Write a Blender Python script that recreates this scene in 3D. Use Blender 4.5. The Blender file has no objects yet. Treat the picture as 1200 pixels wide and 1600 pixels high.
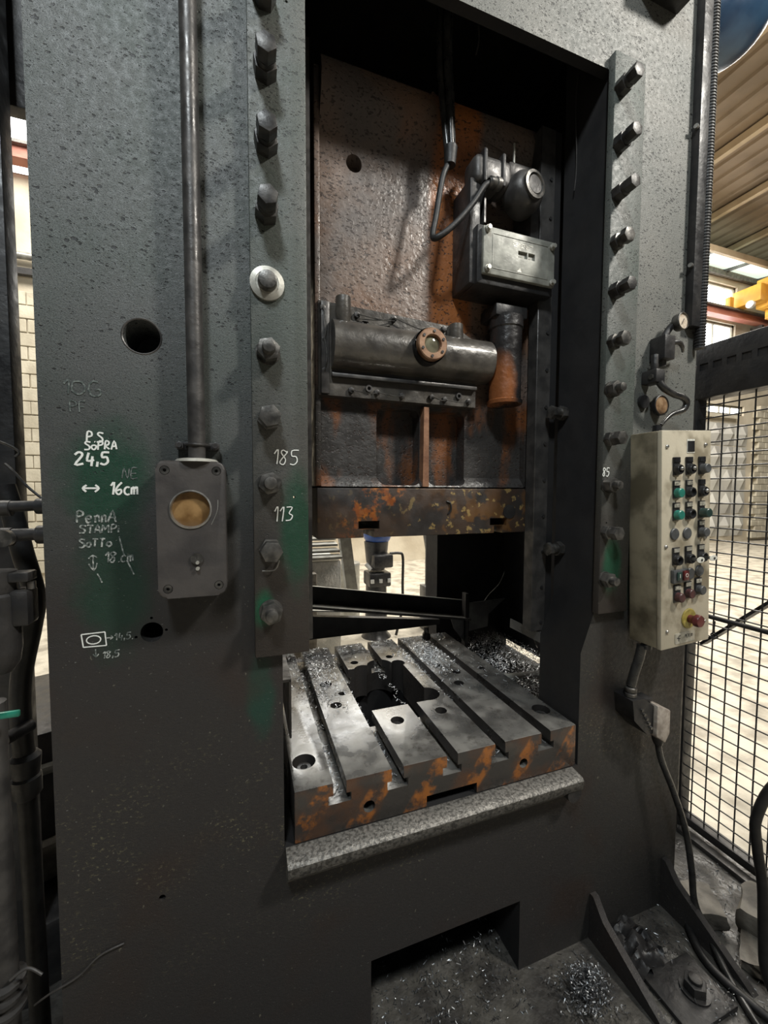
import bpy, bmesh, math, random
from mathutils import Vector, Matrix
from mathutils import noise as mnoise
random.seed(7)
C = bpy.context.scene
col = C.collection
# ------------------------------------------------------------------ camera, world, lights
FOC = 623.24
cam = bpy.data.cameras.new('camera'); cam.sensor_fit = 'VERTICAL'; cam.sensor_height = 24.0
cam.lens = FOC / 1600 * 24.0; cam.clip_start = 0.02; cam.clip_end = 200
co = bpy.data.objects.new('camera', cam); col.objects.link(co); C.camera = co
yaw, pit, rol = math.radians(19.228), math.radians(2.993), math.radians(-0.18)
fwd = Vector((math.sin(yaw)*math.cos(pit), math.cos(yaw)*math.cos(pit), -math.sin(pit)))
rgt = Vector((math.cos(yaw), -math.sin(yaw), 0)); dwn = fwd.cross(rgt)
r2 = rgt*math.cos(rol) + dwn*math.sin(rol); d2 = -rgt*math.sin(rol) + dwn*math.cos(rol)
m = Matrix(((r2.x, -d2.x, -fwd.x), (r2.y, -d2.y, -fwd.y), (r2.z, -d2.z, -fwd.z)))
co.matrix_world = Matrix.Translation((0, -1.0, 1.55)) @ m.to_4x4()
C.view_settings.view_transform = 'Standard'; C.view_settings.look = 'None'
C.view_settings.gamma = 1.0; C.view_settings.exposure = 0.0; C.view_settings.use_curve_mapping = False
w = bpy.data.worlds.new('hall_air'); C.world = w; w.use_nodes = True
w.node_tree.nodes['Background'].inputs[0].default_value = (0.86, 0.93, 1.0, 1)
w.node_tree.nodes['Background'].inputs[1].default_value = 0.035

def area(name, loc, target, sx, sy, power, color, spread=180):
    l = bpy.data.lights.new(name, 'AREA'); l.shape = 'RECTANGLE'; l.size = sx; l.size_y = sy
    l.energy = power; l.color = color; l.spread = math.radians(spread)
    o = bpy.data.objects.new(name, l); col.objects.link(o); o.location = loc
    o.rotation_euler = (Vector(target) - Vector(loc)).to_track_quat('-Z', 'Y').to_euler()
    return o
area('skylight_lamp_front', (-0.62, -2.25, 4.75), (0.1, 0.2, 2.3), 0.5, 0.5, 92, (0.90, 0.97, 1.0))
area('skylight_lamp_aisle', (2.5, -1.9, 4.4), (1.1, 0.1, 2.4), 0.4, 0.4, 130, (1.0, 0.96, 0.88))
area('fill_rear_hall', (7.0, 3.6, 8.2), (7.0, 4.2, 0), 9.0, 4.0, 1750, (1.0, 0.95, 0.86))  # unseen area light added to brighten the rear floor and wall
area('fill_behind_press', (1.7, 4.4, 4.2), (0.6, 0.6, 0.8), 3.2, 1.2, 72, (0.93, 0.97, 1.0))  # unseen fill added behind the press to brighten the back of the bolster
area('fill_left_hall', (-3.0, 4.2, 7.6), (-2.0, 5.2, 0), 3.0, 3.0, 520, (1.0, 0.95, 0.86))  # unseen fill added over the back left of the hall

# ------------------------------------------------------------------ materials
def new_mat(name):
    mt = bpy.data.materials.new(name); mt.use_nodes = True
    nt = mt.node_tree; return mt, nt, nt.nodes['Principled BSDF']
class NT:
    def __init__(s, nt): s.nt = nt; s.pos = nt.nodes.new('ShaderNodeNewGeometry').outputs['Position']
    def n(s, t, **k):
        nd = s.nt.nodes.new(t)
        for a, b in k.items():
            if a.startswith('i_'):
                key = a[2:]; nd.inputs[int(key) if key.isdigit() else key].default_value = b
            else: setattr(nd, a, b)
        return nd
    def l(s, a, b): s.nt.links.new(a, b)
    def scaled(s, sc, loc=(0, 0, 0), rot=(0, 0, 0)):
        mp = s.n('ShaderNodeMapping'); mp.inputs['Scale'].default_value = sc
        mp.inputs['Location'].default_value = loc; mp.inputs['Rotation'].default_value = rot
        s.l(s.pos, mp.inputs[0]); return mp.outputs[0]
    def noise(s, scale, detail=3, vec=None, rough=0.5):
        nd = s.n('ShaderNodeTexNoise'); nd.inputs['Scale'].default_value = scale
        nd.inputs['Detail'].default_value = detail; nd.inputs['Roughness'].default_value = rough
        s.l(vec or s.pos, nd.inputs['Vector']); return nd.outputs['Fac']
    def step(s, v, a, b, lo=0.0, hi=1.0):
        nd = s.n('ShaderNodeMapRange'); nd.inputs[1].default_value = a; nd.inputs[2].default_value = b
        nd.inputs[3].default_value = lo; nd.inputs[4].default_value = hi
        nd.interpolation_type = 'SMOOTHSTEP'; s.l(v, nd.inputs[0]); return nd.outputs[0]
    def math(s, op, a, b=0.5, c=None):
        nd = s.n('ShaderNodeMath', operation=op)
        for i, x in enumerate((a, b) if c is None else (a, b, c)):
            if isinstance(x, (int, float)): nd.inputs[i].default_value = x
            else: s.l(x, nd.inputs[i])
        return nd.outputs[0]
    def mix(s, f, a, b):
        nd = s.n('ShaderNodeMix', data_type='RGBA')
        if isinstance(f, (int, float)): nd.inputs[0].default_value = f
        else: s.l(f, nd.inputs[0])
        for i, x in ((6, a), (7, b)):
            if isinstance(x, tuple): nd.inputs[i].default_value = (*x, 1)
            else: s.l(x, nd.inputs[i])
        return nd.outputs[2]
    def sep(s):
        nd = s.n('ShaderNodeSeparateXYZ'); s.l(s.pos, nd.inputs[0]); return nd.outputs
    def blob(s, c, r, soft=0.25):
        """1 inside an ellipsoid at c with radii r, noisy rim"""
        x, y, z = s.sep()
        dx = s.math('DIVIDE', s.math('SUBTRACT', x, c[0]), r[0]); dz = s.math('DIVIDE', s.math('SUBTRACT', z, c[2]), r[2])
        d = s.math('SQRT', s.math('ADD', s.math('MULTIPLY', dx, dx), s.math('MULTIPLY', dz, dz)))
        d = s.math('ADD', d, s.math('MULTIPLY', s.math('SUBTRACT', s.noise(14, 4), 0.5), 0.9))
        return s.step(d, 1.0+soft, 1.0-soft*2)
    def bump(s, h, dist, strength=1.0, prev=None):
        nd = s.n('ShaderNodeBump'); nd.inputs['Strength'].default_value = strength; nd.inputs['Distance'].default_value = dist
        s.l(h, nd.inputs['Height'])
        if prev: s.l(prev, nd.inputs['Normal'])
        return nd.outputs[0]

def simple(name, c1, c2, scale=20, rough=0.5, metal=0.0, bump=0.0006, bscale=90, r2=None, coat=0.0, contrast=(0.35, 0.65), trans=None):
    mt, nt, b = new_mat(name); k = NT(nt)
    f = k.step(k.noise(scale, 5), *contrast)
    k.l(k.mix(f, c1, c2), b.inputs['Base Color'])
    k.l(k.step(k.noise(scale*1.7, 3), 0.3, 0.7, rough, rough if r2 is None else r2), b.inputs['Roughness'])
    b.inputs['Metallic'].default_value = metal; b.inputs['Coat Weight'].default_value = coat
    if bump: k.l(k.bump(k.noise(bscale, 3), bump), b.inputs['Normal'])
    return mt

def press_paint(name, base1, base2, low, pit_amt=1.0, greens=(), flecks=True, low_z=(2.15, 1.15)):
    mt, nt, b = new_mat(name); k = NT(nt)
    x, y, z = k.sep()
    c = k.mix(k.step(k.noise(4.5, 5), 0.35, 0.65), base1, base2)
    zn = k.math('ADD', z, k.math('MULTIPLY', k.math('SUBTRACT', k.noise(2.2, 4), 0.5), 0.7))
    c = k.mix(k.step(zn, *low_z), c, low)  # brown oil low down, its darkness also painting in the light falloff
    for g, r, colr in greens:
        c = k.mix(k.blob(g, r), c, colr)
    # dark oily pits
    pv = k.scaled((1.0, 1.0, 1.7), rot=(0, 0.7, 0))
    dens = k.math('MULTIPLY', k.step(k.noise(7, 3), 0.35, 0.6, 0.55, 1.0), k.step(z, 1.2, 2.3, 0.25, 1.0))
    pl_ = []
    for sc_, lim in ((62, 0.27), (115, 0.30)):
        vo = k.n('ShaderNodeTexVoronoi'); vo.inputs['Scale'].default_value = sc_
        wob = k.n('ShaderNodeVectorMath', operation='ADD'); nz = k.n('ShaderNodeTexNoise'); nz.inputs['Scale'].default_value = 160
        ns = k.n('ShaderNodeVectorMath', operation='SCALE'); ns.inputs['Scale'].default_value = 0.008
        k.l(k.pos, nz.inputs['Vector']); k.l(nz.outputs['Color'], ns.inputs[0]); k.l(pv, wob.inputs[0]); k.l(ns.outputs[0], wob.inputs[1])
        k.l(wob.outputs[0], vo.inputs['Vector'])
        sx_ = k.n('ShaderNodeSeparateXYZ'); k.l(vo.outputs['Color'], sx_.inputs[0])
        rad = k.math('MULTIPLY', k.math('MULTIPLY', k.math('POWER', sx_.outputs[0], 2.0), lim*1.5), dens)
        pl_.append(k.step(k.math('SUBTRACT', vo.outputs['Distance'], rad), 0.05, -0.05))
    pits = k.math('MAXIMUM', pl_[0], pl_[1])
    c = k.mix(k.math('MULTIPLY', pits, 0.85*pit_amt), c, (0.012, 0.012, 0.013))
    # fine sooty grain
    gn = k.noise(330, 2, k.scaled((1.0, 1.0, 1.9), rot=(0, 0.7, 0)), 0.6)
    gr_ = k.math('MULTIPLY', k.step(gn, 0.52, 0.40), k.step(z, 1.0, 2.2, 0.35, 0.75))
    c = k.mix(k.math('MULTIPLY', gr_, pit_amt), c, (0.022, 0.024, 0.024))
    # pale scratches / chips
    sp = k.step(k.noise(120, 1, k.scaled((1, 1, 2.2))), 0.735, 0.76)
    c = k.mix(k.math('MULTIPLY', sp, 0.45), c, (0.30, 0.31, 0.28))
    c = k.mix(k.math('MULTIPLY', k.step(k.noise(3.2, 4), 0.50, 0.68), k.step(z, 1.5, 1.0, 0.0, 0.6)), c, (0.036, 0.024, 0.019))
    if flecks:
        band = k.math('MULTIPLY', k.step(zn, 0.35, 0.62), k.step(zn, 1.15, 0.72))
        f = k.math('MULTIPLY', k.step(k.noise(85, 6, k.scaled((1, 1, 1.5)), 0.72), 0.555, 0.625), band)
        f = k.math('MULTIPLY', f, k.step(k.noise(5, 5, rough=0.65), 0.46, 0.62))
        c = k.mix(k.math('MULTIPLY', f, 0.65), c, (0.20, 0.185, 0.105))
        f2 = k.math('MULTIPLY', k.step(k.noise(60, 5, k.scaled((1.4, 1, 1)), 0.6), 0.66, 0.70), k.step(z, 1.7, 1.2))
        c = k.mix(k.math('MULTIPLY', f2, 0.6), c, (0.20, 0.19, 0.14))
    k.l(c, b.inputs['Base Color'])
    k.l(k.step(k.noise(70, 4), 0.3, 0.7, 0.42, 0.62), b.inputs['Roughness'])
    b.inputs['Specular IOR Level'].default_value = 0.42
    n1 = k.bump(k.math('ADD', k.noise(110, 3, pv), gn), 0.0011, 0.6)
    n2 = k.bump(k.math('SUBTRACT', 1.0, pits), 0.0014, 0.8, n1)
    k.l(n2, b.inputs['Normal'])
    return mt

GREEN = (0.010, 0.050, 0.028)
M = {}
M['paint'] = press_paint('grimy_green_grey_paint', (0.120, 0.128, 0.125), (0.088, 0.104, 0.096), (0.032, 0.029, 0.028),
    greens=[((-0.275, 0, 1.575), (0.085, 1, 0.12), GREEN), ((-0.27, 0, 1.34), (0.075, 1, 0.15), (0.014, 0.040, 0.026)), ((0.03, 0, 1.05), (0.035, 1, 0.10), (0.014, 0.05, 0.035))])
M['paint_gib'] = press_paint('grimy_gib_plate_paint', (0.125, 0.130, 0.120), (0.088, 0.104, 0.092), (0.042, 0.034, 0.029), 0.6,
    greens=[((0.12, 0, 1.45), (0.045, 1, 0.15), (0.016, 0.060, 0.034)), ((0.04, 0, 1.27), (0.025, 1, 0.05), (0.02, 0.12, 0.06)),
            ((1.13, 0, 1.31), (0.04, 1, 0.09), (0.018, 0.085, 0.045))], flecks=False)
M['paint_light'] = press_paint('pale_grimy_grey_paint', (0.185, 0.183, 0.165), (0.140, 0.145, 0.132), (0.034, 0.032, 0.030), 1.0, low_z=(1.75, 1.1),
    greens=[((1.2, 0, 1.3), (0.10, 1, 0.15), (0.02, 0.06, 0.04))])
M['black_oil'] = simple('oily_black_cast_iron', (0.014, 0.014, 0.015), (0.030, 0.028, 0.027), 12, 0.35, 0.0, 0.0015, 60, 0.6)
M['dark_inside'] = simple('grimy_shaded_inner_casting', (0.007, 0.007, 0.008), (0.013, 0.012, 0.012), 6, 0.65, 0, 0.001, 50, 0.85)  # grime taken to near-black, so the shade inside the press is in the colour
M['gunmetal'] = simple('greasy_dark_steel', (0.045, 0.043, 0.042), (0.085, 0.080, 0.076), 18, 0.32, 0.35, 0.0008, 80, 0.55)
M['greasy'] = simple('greasy_brown_grey_paint', (0.050, 0.045, 0.040), (0.095, 0.085, 0.072), 14, 0.28, 0.15, 0.002, 45, 0.45, coat=0.3)
M['bolt'] = simple('oily_bolt_steel', (0.07, 0.068, 0.064), (0.17, 0.162, 0.15), 40, 0.32, 0.7, 0.0004, 150, 0.5)
M['bolt_dark'] = simple('oil_black_bolt_steel', (0.022, 0.021, 0.021), (0.060, 0.057, 0.053), 30, 0.35, 0.3, 0.0006, 120, 0.5)
M['swarf_dull'] = simple('shaded_dull_swarf', (0.10, 0.105, 0.11), (0.24, 0.25, 0.26), 60, 0.3, 0.8, 0, 90, 0.5)  # darker copy of the swarf, shade of pit and floor put into its colour
M['steel'] = simple('worn_bright_steel', (0.30, 0.29, 0.27), (0.48, 0.47, 0.44), 30, 0.28, 0.85, 0.0003, 200, 0.5)
M['washer'] = simple('pale_dusty_washer_steel', (0.36, 0.35, 0.31), (0.48, 0.47, 0.42), 40, 0.4, 0.4, 0.0003, 150, 0.55)
M['swarf'] = simple('shiny_metal_swarf', (0.50, 0.52, 0.54), (0.88, 0.90, 0.92), 60, 0.25, 0.40, 0, 90, 0.5)
M['rubber'] = simple('black_rubber', (0.008, 0.008, 0.008), (0.018, 0.017, 0.017), 30, 0.5, 0, 0.0006, 120, 0.6)
M['cable_gloss'] = simple('greasy_black_cable_sheath', (0.015, 0.015, 0.015), (0.035, 0.034, 0.032), 30, 0.25, 0, 0.0004, 60, 0.4)
M['chalk'] = simple('white_chalk_marker', (0.72, 0.74, 0.70), (0.85, 0.86, 0.82), 200, 0.9, 0, 0)
M['chalk_faint'] = simple('rubbed_faint_chalk', (0.10, 0.12, 0.11), (0.42, 0.44, 0.41), 160, 0.9, 0, 0, contrast=(0.42, 0.62))
M['chalk_ghost'] = simple('nearly_gone_chalk', (0.06, 0.075, 0.07), (0.16, 0.18, 0.17), 160, 0.9, 0, 0, contrast=(0.42, 0.62))
M['cream'] = simple('dirty_cream_enamel', (0.22, 0.185, 0.125), (0.52, 0.465, 0.355), 11, 0.42, 0, 0.0004, 120, 0.6, contrast=(0.3, 0.55))
M['cream_side'] = simple('darker_cream_enamel', (0.10, 0.085, 0.055), (0.30, 0.26, 0.18), 9, 0.45, 0, 0.0004, 120, 0.6, contrast=(0.35, 0.62))  # cream for the box body, darker than the door's
M['black_plastic'] = simple('black_plastic', (0.012, 0.012, 0.013), (0.025, 0.025, 0.026), 40, 0.35, 0, 0)
M['grey_plastic'] = simple('grey_plastic_plug', (0.050, 0.053, 0.055), (0.085, 0.088, 0.09), 40, 0.45, 0, 0)
M['green_cap'] = simple('green_button_cap', (0.02, 0.15, 0.11), (0.03, 0.21, 0.16), 60, 0.35, 0, 0)
M['dark_green_cap'] = simple('dark_green_button_cap', (0.018, 0.04, 0.035), (0.03, 0.06, 0.05), 60, 0.35, 0, 0)
M['red_cap'] = simple('red_stop_cap', (0.075, 0.016, 0.016), (0.13, 0.025, 0.024), 60, 0.35, 0, 0)
M['dull_red_cap'] = simple('grimy_red_cap', (0.05, 0.022, 0.022), (0.09, 0.03, 0.03), 60, 0.4, 0, 0)
M['yellow'] = simple('grimy_yellow_ring', (0.25, 0.20, 0.04), (0.38, 0.30, 0.07), 60, 0.45, 0, 0)
M['tag'] = simple('smudged_paper_tag', (0.18, 0.17, 0.14), (0.42, 0.40, 0.33), 120, 0.6, 0, 0)
M['white_tag'] = simple('white_key_tag', (0.62, 0.62, 0.55), (0.78, 0.77, 0.70), 90, 0.5, 0, 0)
M['alu_plate'] = simple('brushed_name_plate', (0.34, 0.33, 0.28), (0.55, 0.53, 0.46), 50, 0.35, 0.4, 0.0003, 150)
M['ink'] = simple('dark_print', (0.02, 0.02, 0.02), (0.04, 0.04, 0.04), 100, 0.6, 0, 0)
M['counter'] = simple('pale_grey_greasy_counter_face', (0.20, 0.20, 0.175), (0.34, 0.34, 0.30), 22, 0.38, 0.1, 0.0005, 100, 0.55)
M['brass_glass'] = simple('amber_oil_sight_glass', (0.16, 0.085, 0.030), (0.33, 0.20, 0.085), 22, 0.12, 0, 0.0003, 40, 0.2, coat=0.6)
M['sight_clear'] = simple('murky_sight_glass', (0.10, 0.09, 0.06), (0.20, 0.19, 0.13), 30, 0.08, 0, 0, coat=0.8)
M['gauge_face'] = simple('stained_gauge_face', (0.50, 0.40, 0.30), (0.72, 0.62, 0.50), 60, 0.25, 0, 0, coat=0.5)
M['gauge_brown'] = simple('browned_gauge_face', (0.22, 0.13, 0.07), (0.36, 0.24, 0.14), 60, 0.25, 0, 0, coat=0.5)
M['copper_ring'] = simple('rusty_copper_ring', (0.20, 0.10, 0.055), (0.34, 0.20, 0.12), 30, 0.4, 0.2, 0.0004, 100)
M['plug_pink'] = simple('grimy_pinkish_beige_casting', (0.26, 0.22, 0.185), (0.42, 0.37, 0.32), 40, 0.5, 0, 0.0006, 90)
M['teal'] = simple('teal_green_lever', (0.01, 0.14, 0.09), (0.02, 0.22, 0.15), 60, 0.35, 0, 0)
M['blue'] = simple('dark_blue_paint', (0.015, 0.035, 0.075), (0.03, 0.07, 0.13), 5, 0.28, 0.1, 0.0004, 60, 0.4)
M['robot_blue'] = simple('blue_machine_paint', (0.02, 0.06, 0.22), (0.04, 0.10, 0.34), 10, 0.35, 0, 0)
M['crane'] = simple('orange_yellow_crane_paint', (0.55, 0.26, 0.03), (0.75, 0.42, 0.06), 2, 0.45, 0, 0)
M['rail'] = simple('faded_red_rail_paint', (0.30, 0.10, 0.07), (0.42, 0.17, 0.12), 2, 0.5, 0, 0)
M['roof'] = simple('tan_roof_sheet', (0.19, 0.145, 0.10), (0.27, 0.21, 0.15), 1.2, 0.7, 0, 0.0, 5)
M['purlin'] = simple('pale_tan_purlin', (0.40, 0.31, 0.20), (0.50, 0.40, 0.27), 2, 0.6, 0, 0)
M['wall'] = simple('cream_hall_wall', (0.48, 0.42, 0.32), (0.66, 0.60, 0.48), 1.1, 0.85, 0, 0.01, 6)
M['block'] = simple('pale_concrete_block', (0.46, 0.42, 0.33), (0.62, 0.58, 0.47), 2.5, 0.9, 0, 0.004, 30)
M['mortar'] = simple('grey_mortar', (0.22, 0.20, 0.16), (0.28, 0.26, 0.20), 4, 0.9, 0, 0)
M['pyramid'] = simple('pale_grey_precast', (0.44, 0.43, 0.40), (0.56, 0.55, 0.50), 1.5, 0.8, 0, 0.003, 20)
M['floor'] = simple('dusty_concrete_floor', (0.26, 0.235, 0.19), (0.50, 0.46, 0.38), 5, 0.6, 0, 0.012, 14, 0.9, contrast=(0.3, 0.62))
M['floor_dark'] = simple('shaded_oily_floor_by_press', (0.030, 0.028, 0.026), (0.085, 0.08, 0.07), 9, 0.3, 0, 0.006, 40, 0.7)
M['stone'] = simple('dirty_concrete_slab', (0.07, 0.063, 0.053), (0.17, 0.155, 0.13), 12, 0.7, 0, 0.004, 40)
M['white_sheet'] = simple('pale_steel_guard_sheet', (0.45, 0.46, 0.45), (0.62, 0.62, 0.60), 9, 0.45, 0.2, 0.006, 40)
M['galv'] = simple('pale_galvanised_steel', (0.28, 0.28, 0.26), (0.42, 0.42, 0.39), 14, 0.4, 0.5, 0.001, 60)
M['grey_sheet'] = simple('grimy_grey_sheet_metal', (0.10, 0.10, 0.098), (0.17, 0.17, 0.165), 12, 0.45, 0.3, 0.001, 60)
M['glasspane'] = None
def emis(name, c, s):
    mt, nt, b = new_mat(name); k = NT(nt)
    b.inputs['Base Color'].default_value = (*c, 1); b.inputs['Emission Color'].default_value = (*c, 1)
    b.inputs['Emission Strength'].default_value = s
    k.l(k.step(k.noise(3, 2), 0.3, 0.7, 0.35, 0.5), b.inputs['Roughness']); return mt
M['daylight'] = emis('window_pane_lit_by_sky', (0.95, 0.98, 1.0), 6.0)
M['clerestory'] = emis('translucent_roof_sheet_lit_by_sky', (0.80, 0.92, 0.80), 0.9)

def rust_mat():
    mt, nt, b = new_mat('rusty_pitted_orange_brown_casting'); k = NT(nt)
    x, y, z = k.sep()
    c = k.mix(k.step(k.noise(5, 5), 0.35, 0.65), (0.175, 0.125, 0.098), (0.115, 0.096, 0.086))
    c = k.mix(k.step(k.noise(2.4, 4), 0.48, 0.62), c, (0.180, 0.105, 0.068))
    # bare orange strip beside the counter
    o = k.math('MULTIPLY', k.step(x, 0.60, 0.645), k.step(x, 0.80, 0.76))
    o = k.math('MULTIPLY', o, k.step(z, 2.02, 2.16))
    c = k.mix(k.math('MULTIPLY', o, 0.9), c, (0.34, 0.115, 0.030))
    # lower pocket: black with rust runs
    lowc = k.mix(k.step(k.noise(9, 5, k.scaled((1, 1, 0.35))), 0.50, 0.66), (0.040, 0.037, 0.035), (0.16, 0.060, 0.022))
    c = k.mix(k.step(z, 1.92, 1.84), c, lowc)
    pits = k.step(k.noise(85, 2, k.scaled((1, 1, 1.7), rot=(0, 0.8, 0))), 0.42, 0.34)
    c = k.mix(k.math('MULTIPLY', pits, 0.8), c, (0.03, 0.02, 0.016))
    k.l(c, b.inputs['Base Color'])
    k.l(k.step(k.noise(25, 4), 0.3, 0.7, 0.30, 0.55), b.inputs['Roughness'])
    n1 = k.bump(k.noise(60, 3), 0.004, 0.7); k.l(k.bump(k.math('SUBTRACT', 1.0, pits), 0.0015, 0.7, n1), b.inputs['Normal'])
    return mt
M['rust'] = rust_mat()

def stripes_mat(name, slope, period, phase, keep, x0, x1):
    """faded diagonal orange and black warning stripes over grimy steel"""
    mt, nt, b = new_mat(name); k = NT(nt)
    x, y, z = k.sep()
    t = k.math('ADD', k.math('SUBTRACT', x, k.math('MULTIPLY', z, slope)), phase)
    t = k.math('ADD', t, k.math('MULTIPLY', k.math('SUBTRACT', k.noise(20, 3), 0.5), 0.018))
    s = k.math('FRACT', k.math('DIVIDE', t, period))
    s = k.math('MULTIPLY', k.step(s, 0.02, 0.05), k.step(s, 0.50, 0.46))
    s = k.math('MULTIPLY', s, k.math('MULTIPLY', k.step(x, x0-0.04, x0+0.04), k.step(x, x1+0.04, x1-0.04)))
    wear = k.step(k.noise(24, 6, rough=0.65), keep, keep+0.12)
    c = k.mix(k.step(k.noise(8, 4), 0.4, 0.6), (0.055, 0.035, 0.024), (0.032, 0.028, 0.026))
    oc = k.mix(k.step(k.noise(30, 3), 0.4, 0.6), (0.34, 0.115, 0.022), (0.22, 0.065, 0.018))
    s = k.math('MULTIPLY', s, k.step(x, 0.58, 0.50))
    c = k.mix(k.math('MULTIPLY', s, wear), c, oc)
    rgt_ = k.math('MULTIPLY', k.step(x, 0.52, 0.70), k.step(z, 1.56, 1.45, 0.4, 1.0))
    c = k.mix(k.math('MULTIPLY', k.math('MULTIPLY', k.step(k.noise(14, 5), 0.50, 0.58), rgt_), 0.7), c, (0.16, 0.075, 0.022))
    c = k.mix(k.math('MULTIPLY', k.math('MULTIPLY', k.step(k.noise(42, 5), 0.60, 0.65), k.step(x, 0.42, 0.66, 0.12, 0.8)), 0.8), c, (0.36, 0.25, 0.09))
    k.l(c, b.inputs['Base Color'])
    k.l(k.step(k.noise(25, 4), 0.3, 0.7, 0.3, 0.55), b.inputs['Roughness'])
    b.inputs['Metallic'].default_value = 0.1
    k.l(k.bump(k.noise(70, 3), 0.0012, 0.7), b.inputs['Normal'])
    return mt
M['ram_front'] = stripes_mat('worn_striped_ram_plate', 0.95, 0.36, 1.13, 0.48, 0.30, 0.95)

def bolster_mat():
    mt, nt, b = new_mat('machined_bolster_steel'); k = NT(nt)
    g = k.n('ShaderNodeNewGeometry'); sp = k.n('ShaderNodeSeparateXYZ'); k.l(g.outputs['Normal'], sp.inputs[0])
    x, y, z = k.sep()
    top = k.step(sp.outputs[2], 0.5, 0.9)
    front = k.math('MULTIPLY', k.step(sp.outputs[1], -0.5, -0.9), k.step(k.sep()[1], 0.012, 0.004))
    tc = k.mix(k.step(k.noise(7, 5), 0.35, 0.65), (0.20, 0.195, 0.185), (0.40, 0.39, 0.365))
    tc = k.mix(k.math('MULTIPLY', k.step(k.noise(16, 7, rough=0.7), 0.52, 0.68), 0.6), tc, (0.08, 0.072, 0.062))
    sc = (0.035, 0.032, 0.030)
    t = k.math('ADD', k.math('SUBTRACT', x, k.math('MULTIPLY', z, 0.75)), 0.085)
    t = k.math('ADD', t, k.math('MULTIPLY', k.math('SUBTRACT', k.noise(22, 3), 0.5), 0.02))
    s = k.math('FRACT', k.math('DIVIDE', t, 0.167))
    s = k.math('MULTIPLY', k.step(s, 0.02, 0.10), k.step(s, 0.50, 0.42))
    s = k.math('MULTIPLY', s, k.step(k.noise(20, 6, rough=0.65), 0.44, 0.60))
    s = k.math('MULTIPLY', s, front)
    fc = k.mix(k.step(k.noise(9, 5), 0.42, 0.62), (0.040, 0.036, 0.033), (0.085, 0.042, 0.024))
    c = k.mix(top, k.mix(front, sc, fc), tc)
    c = k.mix(s, c, (0.30, 0.105, 0.022))
    k.l(c, b.inputs['Base Color'])
    k.l(k.math('MULTIPLY', top, 0.7), b.inputs['Metallic'])
    k.l(k.step(k.noise(14, 5), 0.35, 0.7, 0.22, 0.46), b.inputs['Roughness'])
    k.l(k.bump(k.noise(90, 3), 0.0006, 0.6), b.inputs['Normal'])
    return mt
M['bolster'] = bolster_mat()

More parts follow.
